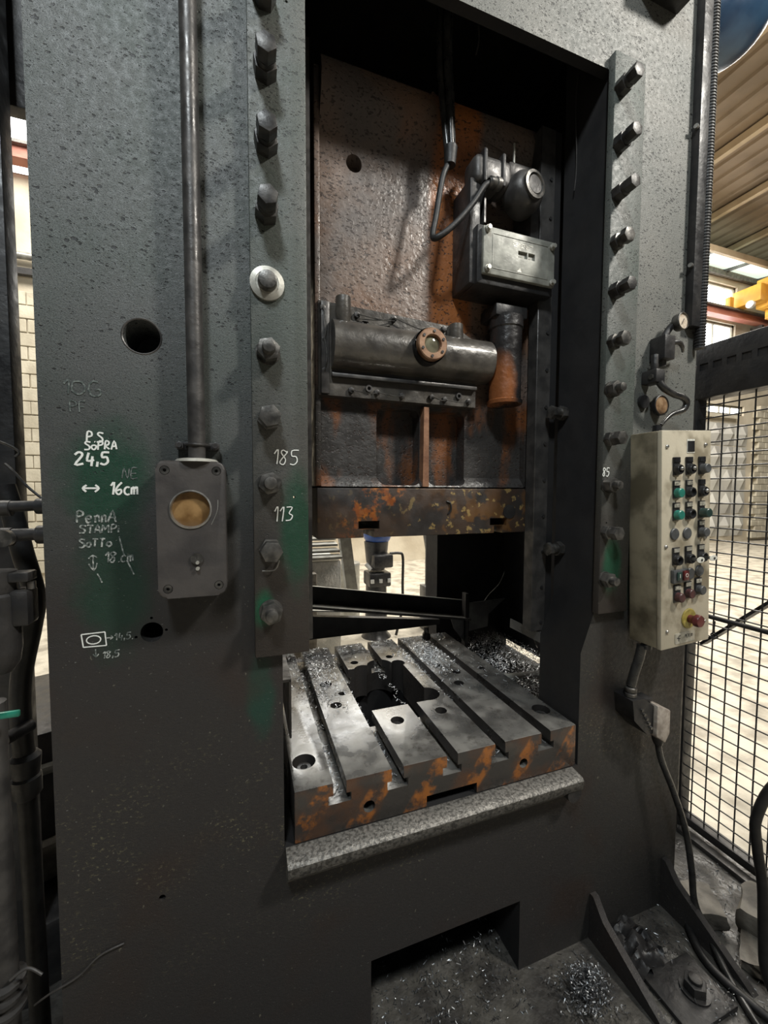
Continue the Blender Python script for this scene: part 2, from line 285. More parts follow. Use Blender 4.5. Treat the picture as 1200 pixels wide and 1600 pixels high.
# ------------------------------------------------------------------ mesh helpers
ORG = {}
def tag(o, label=None, cat=None, group=None, kind=None):
    for a, v in (('label', label), ('category', cat), ('group', group), ('kind', kind)):
        if v: o[a] = v
    return o
def empty(name, loc, rot=None, label=None, cat=None, group=None):
    o = bpy.data.objects.new(name, None); col.objects.link(o); o.location = loc
    o.empty_display_size = 0.1
    if rot: o.rotation_euler = rot
    ORG[o.name] = Vector(loc) if rot is None else Vector((0, 0, 0))
    return tag(o, label, cat, group)
class MB:
    def __init__(s): s.b = bmesh.new()
    def box(s, x0, x1, y0, y1, z0, z1, bev=0.0, seg=2):
        b = bmesh.new(); bmesh.ops.create_cube(b, size=1)
        for v in b.verts:
            v.co = Vector(((x0+x1)/2+v.co.x*(x1-x0), (y0+y1)/2+v.co.y*(y1-y0), (z0+z1)/2+v.co.z*(z1-z0)))
        if bev: bmesh.ops.bevel(b, geom=list(b.edges), offset=bev, segments=seg, profile=0.5, affect='EDGES')
        return s.add(b)
    def add(s, b, mtx=None):
        if mtx is not None: bmesh.ops.transform(b, matrix=mtx, verts=b.verts)
        me = bpy.data.meshes.new('t'); b.to_mesh(me); b.free(); s.b.from_mesh(me); bpy.data.meshes.remove(me); return s
    def obox(s, c, size, rot, bev=0.0):
        """oriented box: rot = euler"""
        b = bmesh.new(); bmesh.ops.create_cube(b, size=1)
        for v in b.verts: v.co = Vector((v.co.x*size[0], v.co.y*size[1], v.co.z*size[2]))
        if bev: bmesh.ops.bevel(b, geom=list(b.edges), offset=bev, segments=2, profile=0.5, affect='EDGES')
        from mathutils import Euler
        return s.add(b, Matrix.Translation(c) @ Euler(rot).to_matrix().to_4x4())
    def cyl(s, p0, p1, r0, r1=None, seg=24, bev=0.0):
        r1 = r0 if r1 is None else r1
        p0, p1 = Vector(p0), Vector(p1); d = p1-p0
        b = bmesh.new()
        bmesh.ops.create_cone(b, cap_ends=True, segments=seg, radius1=r0, radius2=r1, depth=d.length)
        if bev:
            bmesh.ops.bevel(b, geom=[e for e in b.edges if abs(e.verts[0].co.z-e.verts[1].co.z) < 1e-6], offset=bev, segments=2, profile=0.5, affect='EDGES')
        return s.add(b, Matrix.Translation((p0+p1)/2) @ d.to_track_quat('Z', 'Y').to_matrix().to_4x4())
    def bar(s, p0, p1, w, h, up=(0, 0, 1)):
        p0, p1 = Vector(p0), Vector(p1); d = (p1-p0).normalized(); u = Vector(up)
        sd = d.cross(u).normalized(); u = sd.cross(d)
        vs = [s.b.verts.new(p + sd*a*w/2 + u*c*h/2) for p in (p0, p1) for a, c in ((-1, -1), (1, -1), (1, 1), (-1, 1))]
        for f in ((0, 1, 2, 3), (7, 6, 5, 4), (0, 4, 5, 1), (1, 5, 6, 2), (2, 6, 7, 3), (3, 7, 4, 0)): s.b.faces.new([vs[i] for i in f])
        return s
    def tube(s, pts, r, seg=10, smooth=4, flat=None, radii=None):
        P = [Vector(p) for p in pts]
        if smooth > 1 and len(P) > 2:
            Q = []; RR = []
            for i in range(len(P)-1):
                a = P[max(i-1, 0)]; b_ = P[i]; c = P[i+1]; d = P[min(i+2, len(P)-1)]
                for j in range(smooth):
                    t = j/smooth
                    Q.append(0.5*((2*b_)+(-a+c)*t+(2*a-5*b_+4*c-d)*t*t+(-a+3*b_-3*c+d)*t**3))
                    if radii: RR.append(radii[i]*(1-t)+radii[i+1]*t)
            Q.append(P[-1]); P = Q
            if radii: RR.append(radii[-1]); radii = RR
        rings = []; nrm = None
        for i, p in enumerate(P):
            t = (P[min(i+1, len(P)-1)]-P[max(i-1, 0)])
            if t.length < 1e-9: t = Vector((0, 0, 1))
            t.normalize()
            if flat is not None:
                n1 = Vector(flat) ; n2 = t.cross(n1).normalized()
            else:
                if nrm is None: nrm = t.orthogonal().normalized()
                nrm = (nrm - t*nrm.dot(t)).normalized(); n1 = nrm; n2 = t.cross(n1)
            ri = radii[i] if radii else r
            k = 0.25 if flat is not None else 1.0
            rings.append([s.b.verts.new(p + n1*math.cos(2*math.pi*a/seg)*ri*k + n2*math.sin(2*math.pi*a/seg)*ri) for a in range(seg)])
        for i in range(len(rings)-1):
            for a in range(seg):
                s.b.faces.new((rings[i][a], rings[i][(a+1) % seg], rings[i+1][(a+1) % seg], rings[i+1][a]))
        s.b.faces.new(rings[0][::-1]); s.b.faces.new(rings[-1])
        return s
    def prism(s, poly, axis, a, b):
        """poly of 2-D points extruded along axis from a to b"""
        def P(u, v, w): return Vector({'x': (w, u, v), 'y': (u, w, v), 'z': (u, v, w)}[axis])
        A = [s.b.verts.new(P(u, v, a)) for u, v in poly]; B = [s.b.verts.new(P(u, v, b)) for u, v in poly]
        n = len(poly)
        s.b.faces.new(A); s.b.faces.new(B[::-1])
        for i in range(n): s.b.faces.new((A[(i+1) % n], A[i], B[i], B[(i+1) % n]))
        return s
    def lathe(s, prof, c, ax, seg=32):
        """prof = (radius, distance along ax)"""
        q = Vector(ax).to_track_quat('Z', 'Y').to_matrix().to_4x4(); T = Matrix.Translation(c) @ q
        rings = []
        for r, h in prof:
            if r < 1e-6: rings.append([s.b.verts.new(T @ Vector((0, 0, h)))])
            else: rings.append([s.b.verts.new(T @ Vector((r*math.cos(2*math.pi*a/seg), r*math.sin(2*math.pi*a/seg), h))) for a in range(seg)])
        for i in range(len(rings)-1):
            A, B = rings[i], rings[i+1]
            for a in range(seg):
                if len(A) == 1 and len(B) == 1: continue
                if len(A) == 1: s.b.faces.new((A[0], B[a], B[(a+1) % seg]))
                elif len(B) == 1: s.b.faces.new((A[a], A[(a+1) % seg], B[0]))
                else: s.b.faces.new((A[a], A[(a+1) % seg], B[(a+1) % seg], B[a]))
        return s
    def sphere(s, c, r, seg=32, sc=(1, 1, 1)):
        b = bmesh.new(); bmesh.ops.create_uvsphere(b, u_segments=seg, v_segments=seg//2, radius=r)
        return s.add(b, Matrix.Translation(c) @ Matrix.Diagonal((*sc, 1)))
    def build(s, name, mt, parent=None, label=None, cat=None, group=None, kind=None, smooth=True, org=None):
        if s.b.faces: bmesh.ops.recalc_face_normals(s.b, faces=s.b.faces)
        me = bpy.data.meshes.new(name)
        if org is None:
            org = ORG.get(parent.name, Vector((0, 0, 0))) if parent else None
            if org is None:
                cs = [v.co for v in s.b.verts]
                org = Vector(((min(c.x for c in cs)+max(c.x for c in cs))/2, (min(c.y for c in cs)+max(c.y for c in cs))/2, min(c.z for c in cs)))
        bmesh.ops.translate(s.b, verts=s.b.verts, vec=-Vector(org))
        s.b.to_mesh(me); s.b.free()
        if smooth:
            me.shade_smooth(); me.set_sharp_from_angle(angle=math.radians(38))
        o = bpy.data.objects.new(name, me); col.objects.link(o)
        me.materials.append(M[mt] if isinstance(mt, str) else mt)
        if parent: o.parent = parent; ORG[o.name] = Vector(org)
        else: o.location = org; ORG[o.name] = Vector(org)
        return tag(o, label, cat, group, kind)
def cut(o, mbs):
    """boolean-subtract meshes (in world coordinates) from o and bake the result"""
    off = -ORG[o.name]
    cs = []
    for mb in mbs:
        bmesh.ops.recalc_face_normals(mb.b, faces=mb.b.faces)
        bmesh.ops.translate(mb.b, verts=mb.b.verts, vec=off)
        me = bpy.data.meshes.new('c'); mb.b.to_mesh(me); mb.b.free()
        c = bpy.data.objects.new('c', me); col.objects.link(c)
        c.parent = o.parent if o.parent else None
        if not o.parent: c.location = o.location
        md = o.modifiers.new('b', 'BOOLEAN'); md.operation = 'DIFFERENCE'; md.object = c; md.solver = 'EXACT'
        cs.append(c)
    bpy.context.view_layer.update()
    dg = bpy.context.evaluated_depsgraph_get()
    me = bpy.data.meshes.new_from_object(o.evaluated_get(dg))
    old = o.data; o.modifiers.clear(); o.data = me
    me.shade_smooth(); me.set_sharp_from_angle(angle=math.radians(38))
    for c in cs:
        d = c.data; bpy.data.objects.remove(c); bpy.data.meshes.remove(d)
    return o
def inst(o, parent, loc, rot=None, name=None, label=None):
    """copy of one mesh object sharing its data"""
    c = o.copy(); col.objects.link(c); c.name = name or o.name.split('.')[0]
    c.parent = parent
    c.location = Vector(loc) - (ORG.get(parent.name, Vector((0, 0, 0))) if parent else Vector((0, 0, 0)))
    if rot: c.rotation_euler = rot
    if label: c['label'] = label
    ORG[c.name] = Vector(loc)
    return c

# stroke lettering -------------------------------------------------
def arc(cx, cy, rx, ry, a0, a1, n=8):
    return [(cx+rx*math.cos(math.radians(a0+(a1-a0)*i/n)), cy+ry*math.sin(math.radians(a0+(a1-a0)*i/n))) for i in range(n+1)]
F = {
 '0': [arc(.3, .5, .28, .5, 90, 450, 14)], 'O': [arc(.36, .5, .34, .45, 90, 450, 14)], 'o': [arc(.26, .3, .24, .26, 90, 450, 12)],
 '1': [[(.05, .7), (.28, 1), (.26, 0)]], '2': [[(.02, .8), (.2, 1), (.45, .95), (.5, .7), (.05, .05), (.6, .08)]],
 '3': [[(.05, .95), (.5, .95), (.25, .58), (.5, .4), (.4, .08), (.05, .05)]],
 '4': [[(.22, 1.0), (.12, .35), (.62, .4)], [(.5, .7), (.45, -.1)]],
 '5': [[(.6, 1), (.15, 1), (.12, .58), (.45, .6), (.52, .25), (.3, 0), (.02, .08)]],
 '6': [[(.5, 1), (.15, .6), (.05, .25), (.25, 0), (.5, .15), (.45, .42), (.1, .3)]],
 '8': [[(.5, .85), (.25, 1), (.08, .78), (.45, .35), (.3, 0), (.05, .2), (.5, .8), (.48, .92)]],
 'P': [[(.1, 0), (.12, 1), (.5, .95), (.52, .62), (.12, .5)]], '.': [[(.08, .05), (.14, .0)]], ',': [[(.12, .25), (.1, -.15)]],
 'S': [[(.6, .9), (.2, .98), (.08, .75), (.5, .4), (.45, .08), (.02, .02)]], 'R': [[(.08, 0), (.1, 1), (.48, .9), (.42, .55), (.1, .5), (.55, 0)]],
 'A': [[(.0, 0), (.3, 1), (.58, 0)], [(.12, .38), (.5, .4)]], 'T': [[(.0, 1), (.6, .96)], [(.3, .98), (.28, 0)]],
 'M': [[(.0, 0), (.08, 1), (.32, .4), (.58, 1), (.64, 0)]], 'N': [[(.0, 0), (.08, 1), (.48, 0), (.54, 1)]],
 'E': [[(.5, 1), (.05, 1), (.05, 0), (.55, .02)], [(.05, .5), (.42, .52)]], 'F': [[(.5, 1), (.05, 1), (.05, 0)], [(.05, .5), (.42, .52)]],
 'G': [arc(.4, .5, .36, .5, 60, 320, 12)+[(.66, .45), (.4, .45)]], 'C': [arc(.4, .5, .36, .5, 60, 310, 12)],
 'i': [[(.1, .6), (.1, 0)], [(.1, .82), (.12, .86)]], 'c': [arc(.3, .3, .26, .32, 55, 310, 10)],
 'm': [[(.0, .6), (.03, 0)], [(.03, .45), (.2, .62), (.25, .0)], [(.25, .45), (.45, .62), (.52, .0)]],
 'n': [[(.0, .6), (.03, 0)], [(.03, .45), (.25, .62), (.32, .0)]], 'e': [[(.05, .3), (.4, .35), (.3, .6), (.05, .4), (.15, .0), (.42, .08)]],
 'I': [[(.1, 1), (.1, 0)]], 'L': [[(.05, 1), (.05, 0), (.5, 0)]], 'D': [[(.05, 0), (.05, 1), (.45, .8), (.5, .3), (.05, 0)]],
 '-': [[(.1, .5), (.5, .5)]], '<': [[(0, .5), (1.3, .5)], [(.3, .75), (0, .5), (.3, .22)], [(1.0, .78), (1.3, .5), (1.0, .22)]],
 '>': [[(0, .5), (.8, .5)], [(.5, .75), (.8, .5), (.5, .22)]],
 'V': [[(.0, 1), (.25, 0), (.5, 1)]], ' ': [],
}
ADV = {'1': .42, '.': .25, ',': .3, 'i': .28, 'M': .82, 'O': .85, '<': 1.5, '>': 1.0, 'I': .3, 'm': .72, 'G': .85, 'c': .62, 'n': .5, 'o': .6}
def write(name, text, x, z, h, mt, parent, y=-0.0008, r=0.0022, slant=0.08, rise=0.0, wide=1.0, label=None, jit=0.03, extra=None):
    mb = MB(); cx = 0
    for ch in text:
        for st in F.get(ch, []):
            pts = [(x+(cx+u*wide+v*slant+random.uniform(-jit, jit))*h, y, z+(v+rise*(cx+u)+random.uniform(-jit, jit))*h) for u, v in st]
            mb.tube(pts, r*1.15, 6, 3 if len(pts) > 2 else 1, flat=(0, 1, 0))
        cx += ADV.get(ch, .72)*wide
    for st in extra or []: mb.tube([(u, y, v) for u, v in st], r, 6, 2, flat=(0, 1, 0))
    return mb.build(name, mt, parent, label=label)

# ------------------------------------------------------------------ hall shell
def struct(mb, name, mt, **k): return mb.build(name, mt, kind='structure', **k)
floor = struct(MB().box(-9, 22, -4, 7.4, -0.2, 0.0), 'floor', 'floor', smooth=False)
BY = 7.2
WX = [(-3.62, -3.22), (12.2, 14.16)]
wb = struct(MB().box(-9, 22, BY, BY+0.3, 0.0, 8.7), 'wall_back', 'wall', smooth=False)
cut(wb, [MB().box(x0, x1, BY-0.1, BY+0.4, z0, z1) for x0, x1, z0, z1 in
         ((-6.0, -2.2, 6.58, 7.75), (10.6, 14.16, 6.86, 7.74), (10.6, 14.16, 5.75, 6.62), (10.6, 14.75, 3.92, 4.22))])
ceil = MB().box(-9, 22, -4, 7.5, 8.75, 8.85)
for i in range(78):
    x = -8.8 + i*0.4
    if 4.0 < x < 18: ceil.prism([(x-0.06, 8.76), (x-0.03, 8.70), (x+0.03, 8.70), (x+0.06, 8.76)], 'y', -3, 7.2)
cl = struct(ceil, 'ceiling', 'roof', smooth=False)
pr = None
for x in (3.6, 5.57, 7.55, 9.53, 11.5, 13.5, 15.5):
    p = MB().box(x-0.06, x+0.06, -3, 7.19, 8.55, 8.70).build('roof_purlin', 'purlin', cl)
# windows ---------------------------------------------------------
def window(n, x0, x1, z0, z1, cols):
    wn = empty('window_%d' % n, ((x0+x1)/2, BY+0.1, z0)); wn['kind'] = 'structure'
    fr = MB(); 
    for z in (z0+0.03, z1-0.03): fr.box(x0, x1, BY+0.06, BY+0.12, z-0.03, z+0.03)
    for x in (x0+0.03, x1-0.03): fr.box(x-0.03, x+0.03, BY+0.06, BY+0.12, z0, z1)
    for i in range(1, cols): 
        x = x0+(x1-x0)*i/cols; fr.box(x-0.015, x+0.015, BY+0.07, BY+0.11, z0, z1)
    fr.build('window_frame', 'mortar', wn)
    for i in range(cols):
        a = x0+(x1-x0)*i/cols; b = x0+(x1-x0)*(i+1)/cols
        MB().box(a+0.015, b-0.015, BY+0.13, BY+0.15, z0, z1).build('pane', 'daylight', wn, smooth=False)
window(1, -6.0, -2.2, 6.58, 7.75, 4); window(2, 10.6, 14.16, 6.86, 7.74, 1)
window(3, 10.6, 14.16, 5.75, 6.62, 4); window(4, 10.6, 14.75, 3.92, 4.22, 8)
# clerestory band of translucent sheets under the roof, sloping out from the wall
for k in range(5):
    x0 = 10.4+k*1.55
    s_ = MB(); s_.prism([(BY-0.02, 8.13), (BY-0.06, 8.11), (6.56, 8.02), (6.60, 8.05)], 'x', x0+0.05, x0+1.5)
    s_.build('clerestory_sheet', 'clerestory', wb, smooth=False)
    MB().prism([(BY-0.02, 8.04), (6.54, 7.96), (6.54, 8.08), (BY-0.02, 8.16)], 'x', x0-0.04, x0+0.04).build('clerestory_rafter', 'grey_sheet', wb)
MB().box(9.5, 20, 6.46, 6.54, 7.96, 8.12).build('eave_beam', 'purlin', wb)
MB().box(9.5, 20, BY-0.12, BY, 7.90, 8.02).build('lintel_beam', 'stone', wb)
MB().box(10.4, 14.3, BY-0.1, BY, 3.80, 3.90).build('window_sill', 'block', wb)
# concrete blocks of the left wall
blk = None; nrow = 24
for r_ in range(nrow-3):
    for c_ in range(4):
        x0 = -4.55 + c_*0.5 + (0.25 if r_ % 2 else 0); z0 = 0.15 + r_*0.22
        if blk is None:
            blk = MB().box(-0.243, 0.243, -0.03, 0.0, 0.0, 0.205, 0.008, 1).build('block', 'block', wb, smooth=False, org=(0, 0, 0))
            blk.location = Vector((x0, BY, z0)) - ORG[wb.name]
        else:
            inst(blk, wb, (x0+random.uniform(-.006, .006), BY+random.uniform(-.008, .008), z0))
# diamond precast panels at the right, brick pier beside them
pyr = None
for r_ in range(5):
    for c_ in range(6):
        x0 = 11.55 + c_*0.62; z0 = 0.52 + r_*0.70
        if pyr is None:
            q = MB(); b = q.b
            base = [b.verts.new(v) for v in ((-.30, 0, -.34), (.30, 0, -.34), (.30, 0, .34), (-.30, 0, .34))]
            top = [b.verts.new(v) for v in ((0, -.03, -.32), (.28, -.03, 0), (0, -.03, .32), (-.28, -.03, 0))]; cc = b.verts.new((0, -.15, 0))
            for i in range(4):
                b.faces.new((base[i], base[(i+1) % 4], top[i])); b.faces.new((base[(i+1) % 4], top[(i+1) % 4], top[i])); b.faces.new((top[i], top[(i+1) % 4], cc))
            pyr = q.build('precast_panel', 'pyramid', wb, smooth=False, org=(0, 0, 0)); pyr.location = Vector((x0, BY, z0)) - ORG[wb.name]
        else: inst(pyr, wb, (x0, BY, z0))
brk = None
for r_ in range(22):
    for c_ in range(3):
        x0 = 15.35 + c_*0.34 + (0.17 if r_ % 2 else 0); z0 = 0.1 + r_*0.19
        if brk is None:
            brk = MB().box(-0.163, 0.163, -0.12, 0.0, 0.0, 0.178, 0.006, 1).build('brick', 'block', wb, smooth=False, org=(0, 0, 0))
            brk.location = Vector((x0, BY, z0)) - ORG[wb.name]
        else: inst(brk, wb, (x0, BY+random.uniform(-.008, .008), z0))
MB().cyl((-7, 7.10, 5.28), (-2.6, 7.10, 5.28), 0.055, seg=16).build('wall_pipe', 'galv', None, 'pale horizontal service pipe high on the block wall at the left edge', 'pipe')
MB().box(-7, -2.6, 7.05, 7.15, 4.98, 5.08).build('cable_tray', 'black_oil', None, 'dark horizontal cable tray under the pale pipe on the left block wall', 'cable tray')
# crane runway and crane ------------------------------------------
cr = empty('crane_runway', (6, 6.8, 6.80), None, 'faded red steel crane rail beam running along the back wall windows', 'beam')
MB().box(-7, 20, 6.86, 7.04, 6.85, 6.90).build('top_flange', 'grey_sheet', cr)
MB().box(-7, 20, 6.94, 6.96, 6.66, 6.85).build('web', 'rail', cr)
MB().box(-7, 20, 6.84, 7.06, 6.62, 6.66).build('bottom_flange', 'rail', cr)
for x in (-3.0, 10.3, 14.9, 17.2): MB().box(x-0.06, x+0.06, 6.9, BY-0.002, 6.54, 6.62).build('bracket', 'grey_sheet', cr)
cn = empty('overhead_crane', (14.6, 5.5, 6.900), None, 'orange-yellow overhead crane girder with blue and white banner, beside the far windows', 'crane')
MB().box(13.95, 14.55, 1.0, 6.60, 6.80, 7.60, 0.02).build('girder', 'crane', cn)
MB().box(13.60, 13.94, 6.30, 6.99, 6.905, 7.370, 0.02).build('end_carriage', 'crane', cn)
MB().box(13.32, 13.50, 6.88, 7.02, 6.905, 7.200, 0.02).build('buffer', 'crane', cn)
MB().box(13.88, 13.945, 3.0, 6.2, 6.870, 7.100).build('banner', 'white_sheet', cn, label='pale blue and white banner on the girder')
MB().box(13.865, 13.879, 3.6, 5.9, 6.930, 7.040).build('banner_lettering', 'robot_blue', cn)
MB().box(14.2, 14.5, 1.0, 6.5, 6.52, 6.79, 0.01).build('lower_girder', 'crane', cn)
MB().cyl((13.50, 6.5, 6.840), (13.59, 6.5, 6.840), 0.10, seg=16).build('wheel', 'white_sheet', cn)

# ------------------------------------------------------------------ THE PRESS
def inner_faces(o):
    """oily casting faces into the working space, blackened further to paint in their shade"""
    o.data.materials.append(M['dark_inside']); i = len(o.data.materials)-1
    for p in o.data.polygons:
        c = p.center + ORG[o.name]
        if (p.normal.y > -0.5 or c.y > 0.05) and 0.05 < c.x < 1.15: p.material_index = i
# ------------------------------------------------------------------ THE PRESS
press = empty('stamping_press', (0.56, 0.55, 0), None, 'tall black-green cast iron power press with two uprights, bolted gib plates and chalk notes', 'press machine')
# left upright
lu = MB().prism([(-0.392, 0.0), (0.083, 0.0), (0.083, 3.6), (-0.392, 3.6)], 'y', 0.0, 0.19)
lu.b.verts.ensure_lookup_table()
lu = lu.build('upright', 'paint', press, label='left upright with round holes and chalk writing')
def hole(x, z, r, y0=-0.3, y1=0.12): return MB().cyl((x, y0, z), (x, y1, z), r, seg=32)
cut(lu, [hole(-0.2045, 1.881, 0.036), hole(-0.201, 1.233, 0.0225), hole(-0.195, 0.603, 0.0075), hole(-0.201, 1.265, 0.003), hole(-0.172, 1.235, 0.003), hole(-0.232, 1.225, 0.003)])
MB().lathe([(0.0355, 0.0), (0.0375, -0.0012), (0.0395, 0.0)], (-0.2045, 0.0, 1.881), (0, 1, 0)).build('hole_rim', 'gunmetal', press)
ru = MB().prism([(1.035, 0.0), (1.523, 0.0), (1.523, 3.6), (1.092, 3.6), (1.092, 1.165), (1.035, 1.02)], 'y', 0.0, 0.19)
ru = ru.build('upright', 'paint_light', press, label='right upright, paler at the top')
# crown
cw = MB().prism([(0.083, 2.851), (1.092, 2.851), (1.092, 3.6), (0.083, 3.6)], 'y', 0.0, 0.03)
cwo = cw.build('crown', 'paint_light', press)
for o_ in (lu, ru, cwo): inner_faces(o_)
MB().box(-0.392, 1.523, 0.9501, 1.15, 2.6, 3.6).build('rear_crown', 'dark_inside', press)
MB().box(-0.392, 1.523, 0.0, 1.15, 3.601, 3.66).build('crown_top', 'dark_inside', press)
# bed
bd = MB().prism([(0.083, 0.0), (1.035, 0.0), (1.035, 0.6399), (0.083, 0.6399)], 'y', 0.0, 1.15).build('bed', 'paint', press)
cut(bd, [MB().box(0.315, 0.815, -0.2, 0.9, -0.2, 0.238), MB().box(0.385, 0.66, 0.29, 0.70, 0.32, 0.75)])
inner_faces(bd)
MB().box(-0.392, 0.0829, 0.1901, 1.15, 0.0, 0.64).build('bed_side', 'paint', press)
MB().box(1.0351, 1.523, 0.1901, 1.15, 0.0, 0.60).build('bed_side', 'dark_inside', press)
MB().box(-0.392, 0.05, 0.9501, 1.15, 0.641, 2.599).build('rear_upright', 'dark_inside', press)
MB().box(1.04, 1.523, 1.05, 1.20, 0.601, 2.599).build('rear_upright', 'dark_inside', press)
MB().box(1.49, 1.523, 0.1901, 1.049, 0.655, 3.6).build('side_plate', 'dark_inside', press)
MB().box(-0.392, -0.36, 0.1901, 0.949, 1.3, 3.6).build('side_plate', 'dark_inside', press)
# lip in front of the bolster
lip = MB(); lip.prism([(0.0, 0.6395), (-0.044, 0.634), (-0.052, 0.626), (-0.050, 0.600), (-0.030, 0.575), (0.0, 0.560)], 'x', 0.086, 1.012)
lip = lip.build('front_ledge', 'gunmetal', press, label='worn bare-metal ledge in front of the bolster')
lip.data.materials.clear(); lip.data.materials.append(simple('scraped_ledge_steel', (0.075, 0.071, 0.064), (0.20, 0.19, 0.172), 110, 0.38, 0.4, 0.0016, 160, 0.5, contrast=(0.35, 0.6)))
MB().cyl((0.981, -0.004, 0.585), (0.981, -0.046, 0.585), 0.03, 0.027, seg=24).build('ledge_boss', 'black_oil', press)
# gib plates with their bolts
def gib(x0, x1, z0, z1, label):
    g = MB().box(x0, x1, -0.025, -0.0002, z0, z1, 0.0035, 2).build('gib_plate', 'paint_gib', press, label=label); return g
gl = gib(0.018, 0.146, 1.152, 3.6, 'left gib plate with a column of bolts')
gr = gib(1.077, 1.203, 1.152, 2.885, 'right gib plate with a column of bolts')
cut(gl, [hole(0.112, 1.535, 0.0028, -0.1, 0.02), hole(0.104, 2.648, 0.003, -0.1, 0.02)])
cut(gr, [hole(1.10, 1.45, 0.003, -0.1, 0.02)])
def nut_mesh(kind):
    q = MB()
    if kind == 'stud_nut':
        q.cyl((0, 0, 0), (0, -0.005, 0), 0.0275, seg=28)
        q.cyl((0, -0.005, 0), (0, -0.031, 0), 0.0265, 0.0262, seg=6, bev=0.0012)
        q.cyl((0, -0.031, 0), (0, -0.052, 0), 0.0150, 0.0140, seg=20, bev=0.0015)
    elif kind == 'hex_bolt':
        q.cyl((0, 0, 0), (0, -0.020, 0), 0.0255, 0.0255, seg=6, bev=0.001)
        q.cyl((0, -0.020, 0), (0, -0.034, 0), 0.0175, seg=20)
        q.cyl((0, -0.034, 0), (0, -0.056, 0), 0.0245, 0.0238, seg=6, bev=0.0014)
    elif kind == 'long_bolt':
        q.cyl((0, 0, 0), (0, -0.030, 0), 0.0265, 0.0262, seg=6, bev=0.0012)
        q.cyl((0, -0.030, 0), (0, -0.040, 0), 0.0205, seg=20)
        q.cyl((0, -0.040, 0), (0, -0.070, 0), 0.0228, 0.0222, seg=6, bev=0.0016)
    return q
PB = {}
def bolt(kind, x, z, par, s=1.0):
    name = {'stud_nut': 'stud_nut', 'hex_bolt': 'hex_bolt', 'long_bolt': 'hex_bolt'}[kind]
    if kind not in PB:
        o = nut_mesh(kind).build(name, 'bolt_dark' if kind == 'long_bolt' else 'bolt', par, org=(0, 0, 0)); PB[kind] = o
        o.location = Vector((x, -0.0252, z)) - ORG[par.name]
    else: o = inst(PB[kind], par, (x, -0.0252, z), name=name)
    o.rotation_euler = (0, random.uniform(0, 1.0), 0); o.scale = (s, s, s)
for z, k in ((2.785, 'long_bolt'), (2.632, 'long_bolt'), (2.478, 'long_bolt'), (2.322, 'long_bolt'), (2.175, 'long_bolt'), (1.868, 'stud_nut'), (1.715, 'hex_bolt'), (1.567, 'stud_nut'), (1.413, 'hex_bolt'), (1.264, 'stud_nut')):
    bolt(k, 0.055, z, gl, 1.0 if k != 'hex_bolt' else 1.05)
for z, k in ((2.775, 'long_bolt'), (2.612, 'long_bolt'), (2.466, 'long_bolt'), (2.321, 'hex_bolt'), (2.173, 'long_bolt'), (2.018, 'hex_bolt'), (1.872, 'stud_nut'), (1.717, 'hex_bolt'), (1.571, 'stud_nut'), (1.420, 'hex_bolt'), (1.267, 'stud_nut')):
    bolt(k, 1.098, z, gr, 0.93)
wsh = MB().lathe([(0.0, 0), (0.038, 0), (0.038, 0.006), (0.026, 0.0095), (0.0255, 0.0085), (0, 0.0085)], (0.055, -0.0252, 2.022), (0, -1, 0), 40)
wsh.build('dished_washer', 'washer', gl, label='large pale dished washer')
MB().cyl((0.055, -0.033, 2.022), (0.055, -0.052, 2.022), 0.0215, 0.020, 24, 0.002).build('cap_screw', 'bolt', gl)
MB().tube([(0.075, -0.03, 1.385), (0.068, -0.034, 1.368), (0.058, -0.034, 1.362), (0.036, -0.030, 1.362)], 0.0016, 6).build('lock_wire', 'steel', gl, label='bent bright wire end')
# guide strips behind the gibs
for x0, x1, b0 in ((1.000, 1.0615, 1.028),):
    gs = MB().box(x0, x1, 0.2, 0.249, b0, 2.83, 0.002, 1).build('guide_strip', 'gunmetal', press)
    for z in [1.06+i*0.133 for i in range(13)]:
        MB().cyl((1.043, 0.1999, z), (1.043, 0.196, z), 0.006, seg=12).build('screw', 'black_oil', gs)
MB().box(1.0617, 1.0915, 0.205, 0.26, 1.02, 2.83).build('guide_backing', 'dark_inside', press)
MB().box(0.155, 0.19, 0.2, 0.249, 1.10, 2.83).build('guide_strip', 'gunmetal', press)
for z in (1.832, 1.342):
    q = MB(); q.cyl((1.0915, 0.16, z), (1.070, 0.16, z), 0.026, seg=6, bev=0.001); q.cyl((1.070, 0.16, z), (1.045, 0.16, z), 0.019, seg=20); q.cyl((1.045, 0.16, z), (1.030, 0.16, z), 0.024, seg=6, bev=0.001)
    q.build('adjusting_bolt', 'bolt', press)
# gussets at the foot
for x, zt, yb in ((1.118, 0.165, -0.30), (1.462, 0.185, -0.30)):
    MB().prism([(-0.001, 0.0), (-0.001, zt), (-0.015, zt), (-0.055, zt-0.05), (yb, 0.0)], 'x', x-0.012, x+0.012).build('foot_gusset', 'paint', press)
# bracket peeping in at the top of the right upright
MB().box(1.19, 1.36, -0.09, 0.0, 3.11, 3.17, 0.004).build('top_bracket', 'black_oil', press)
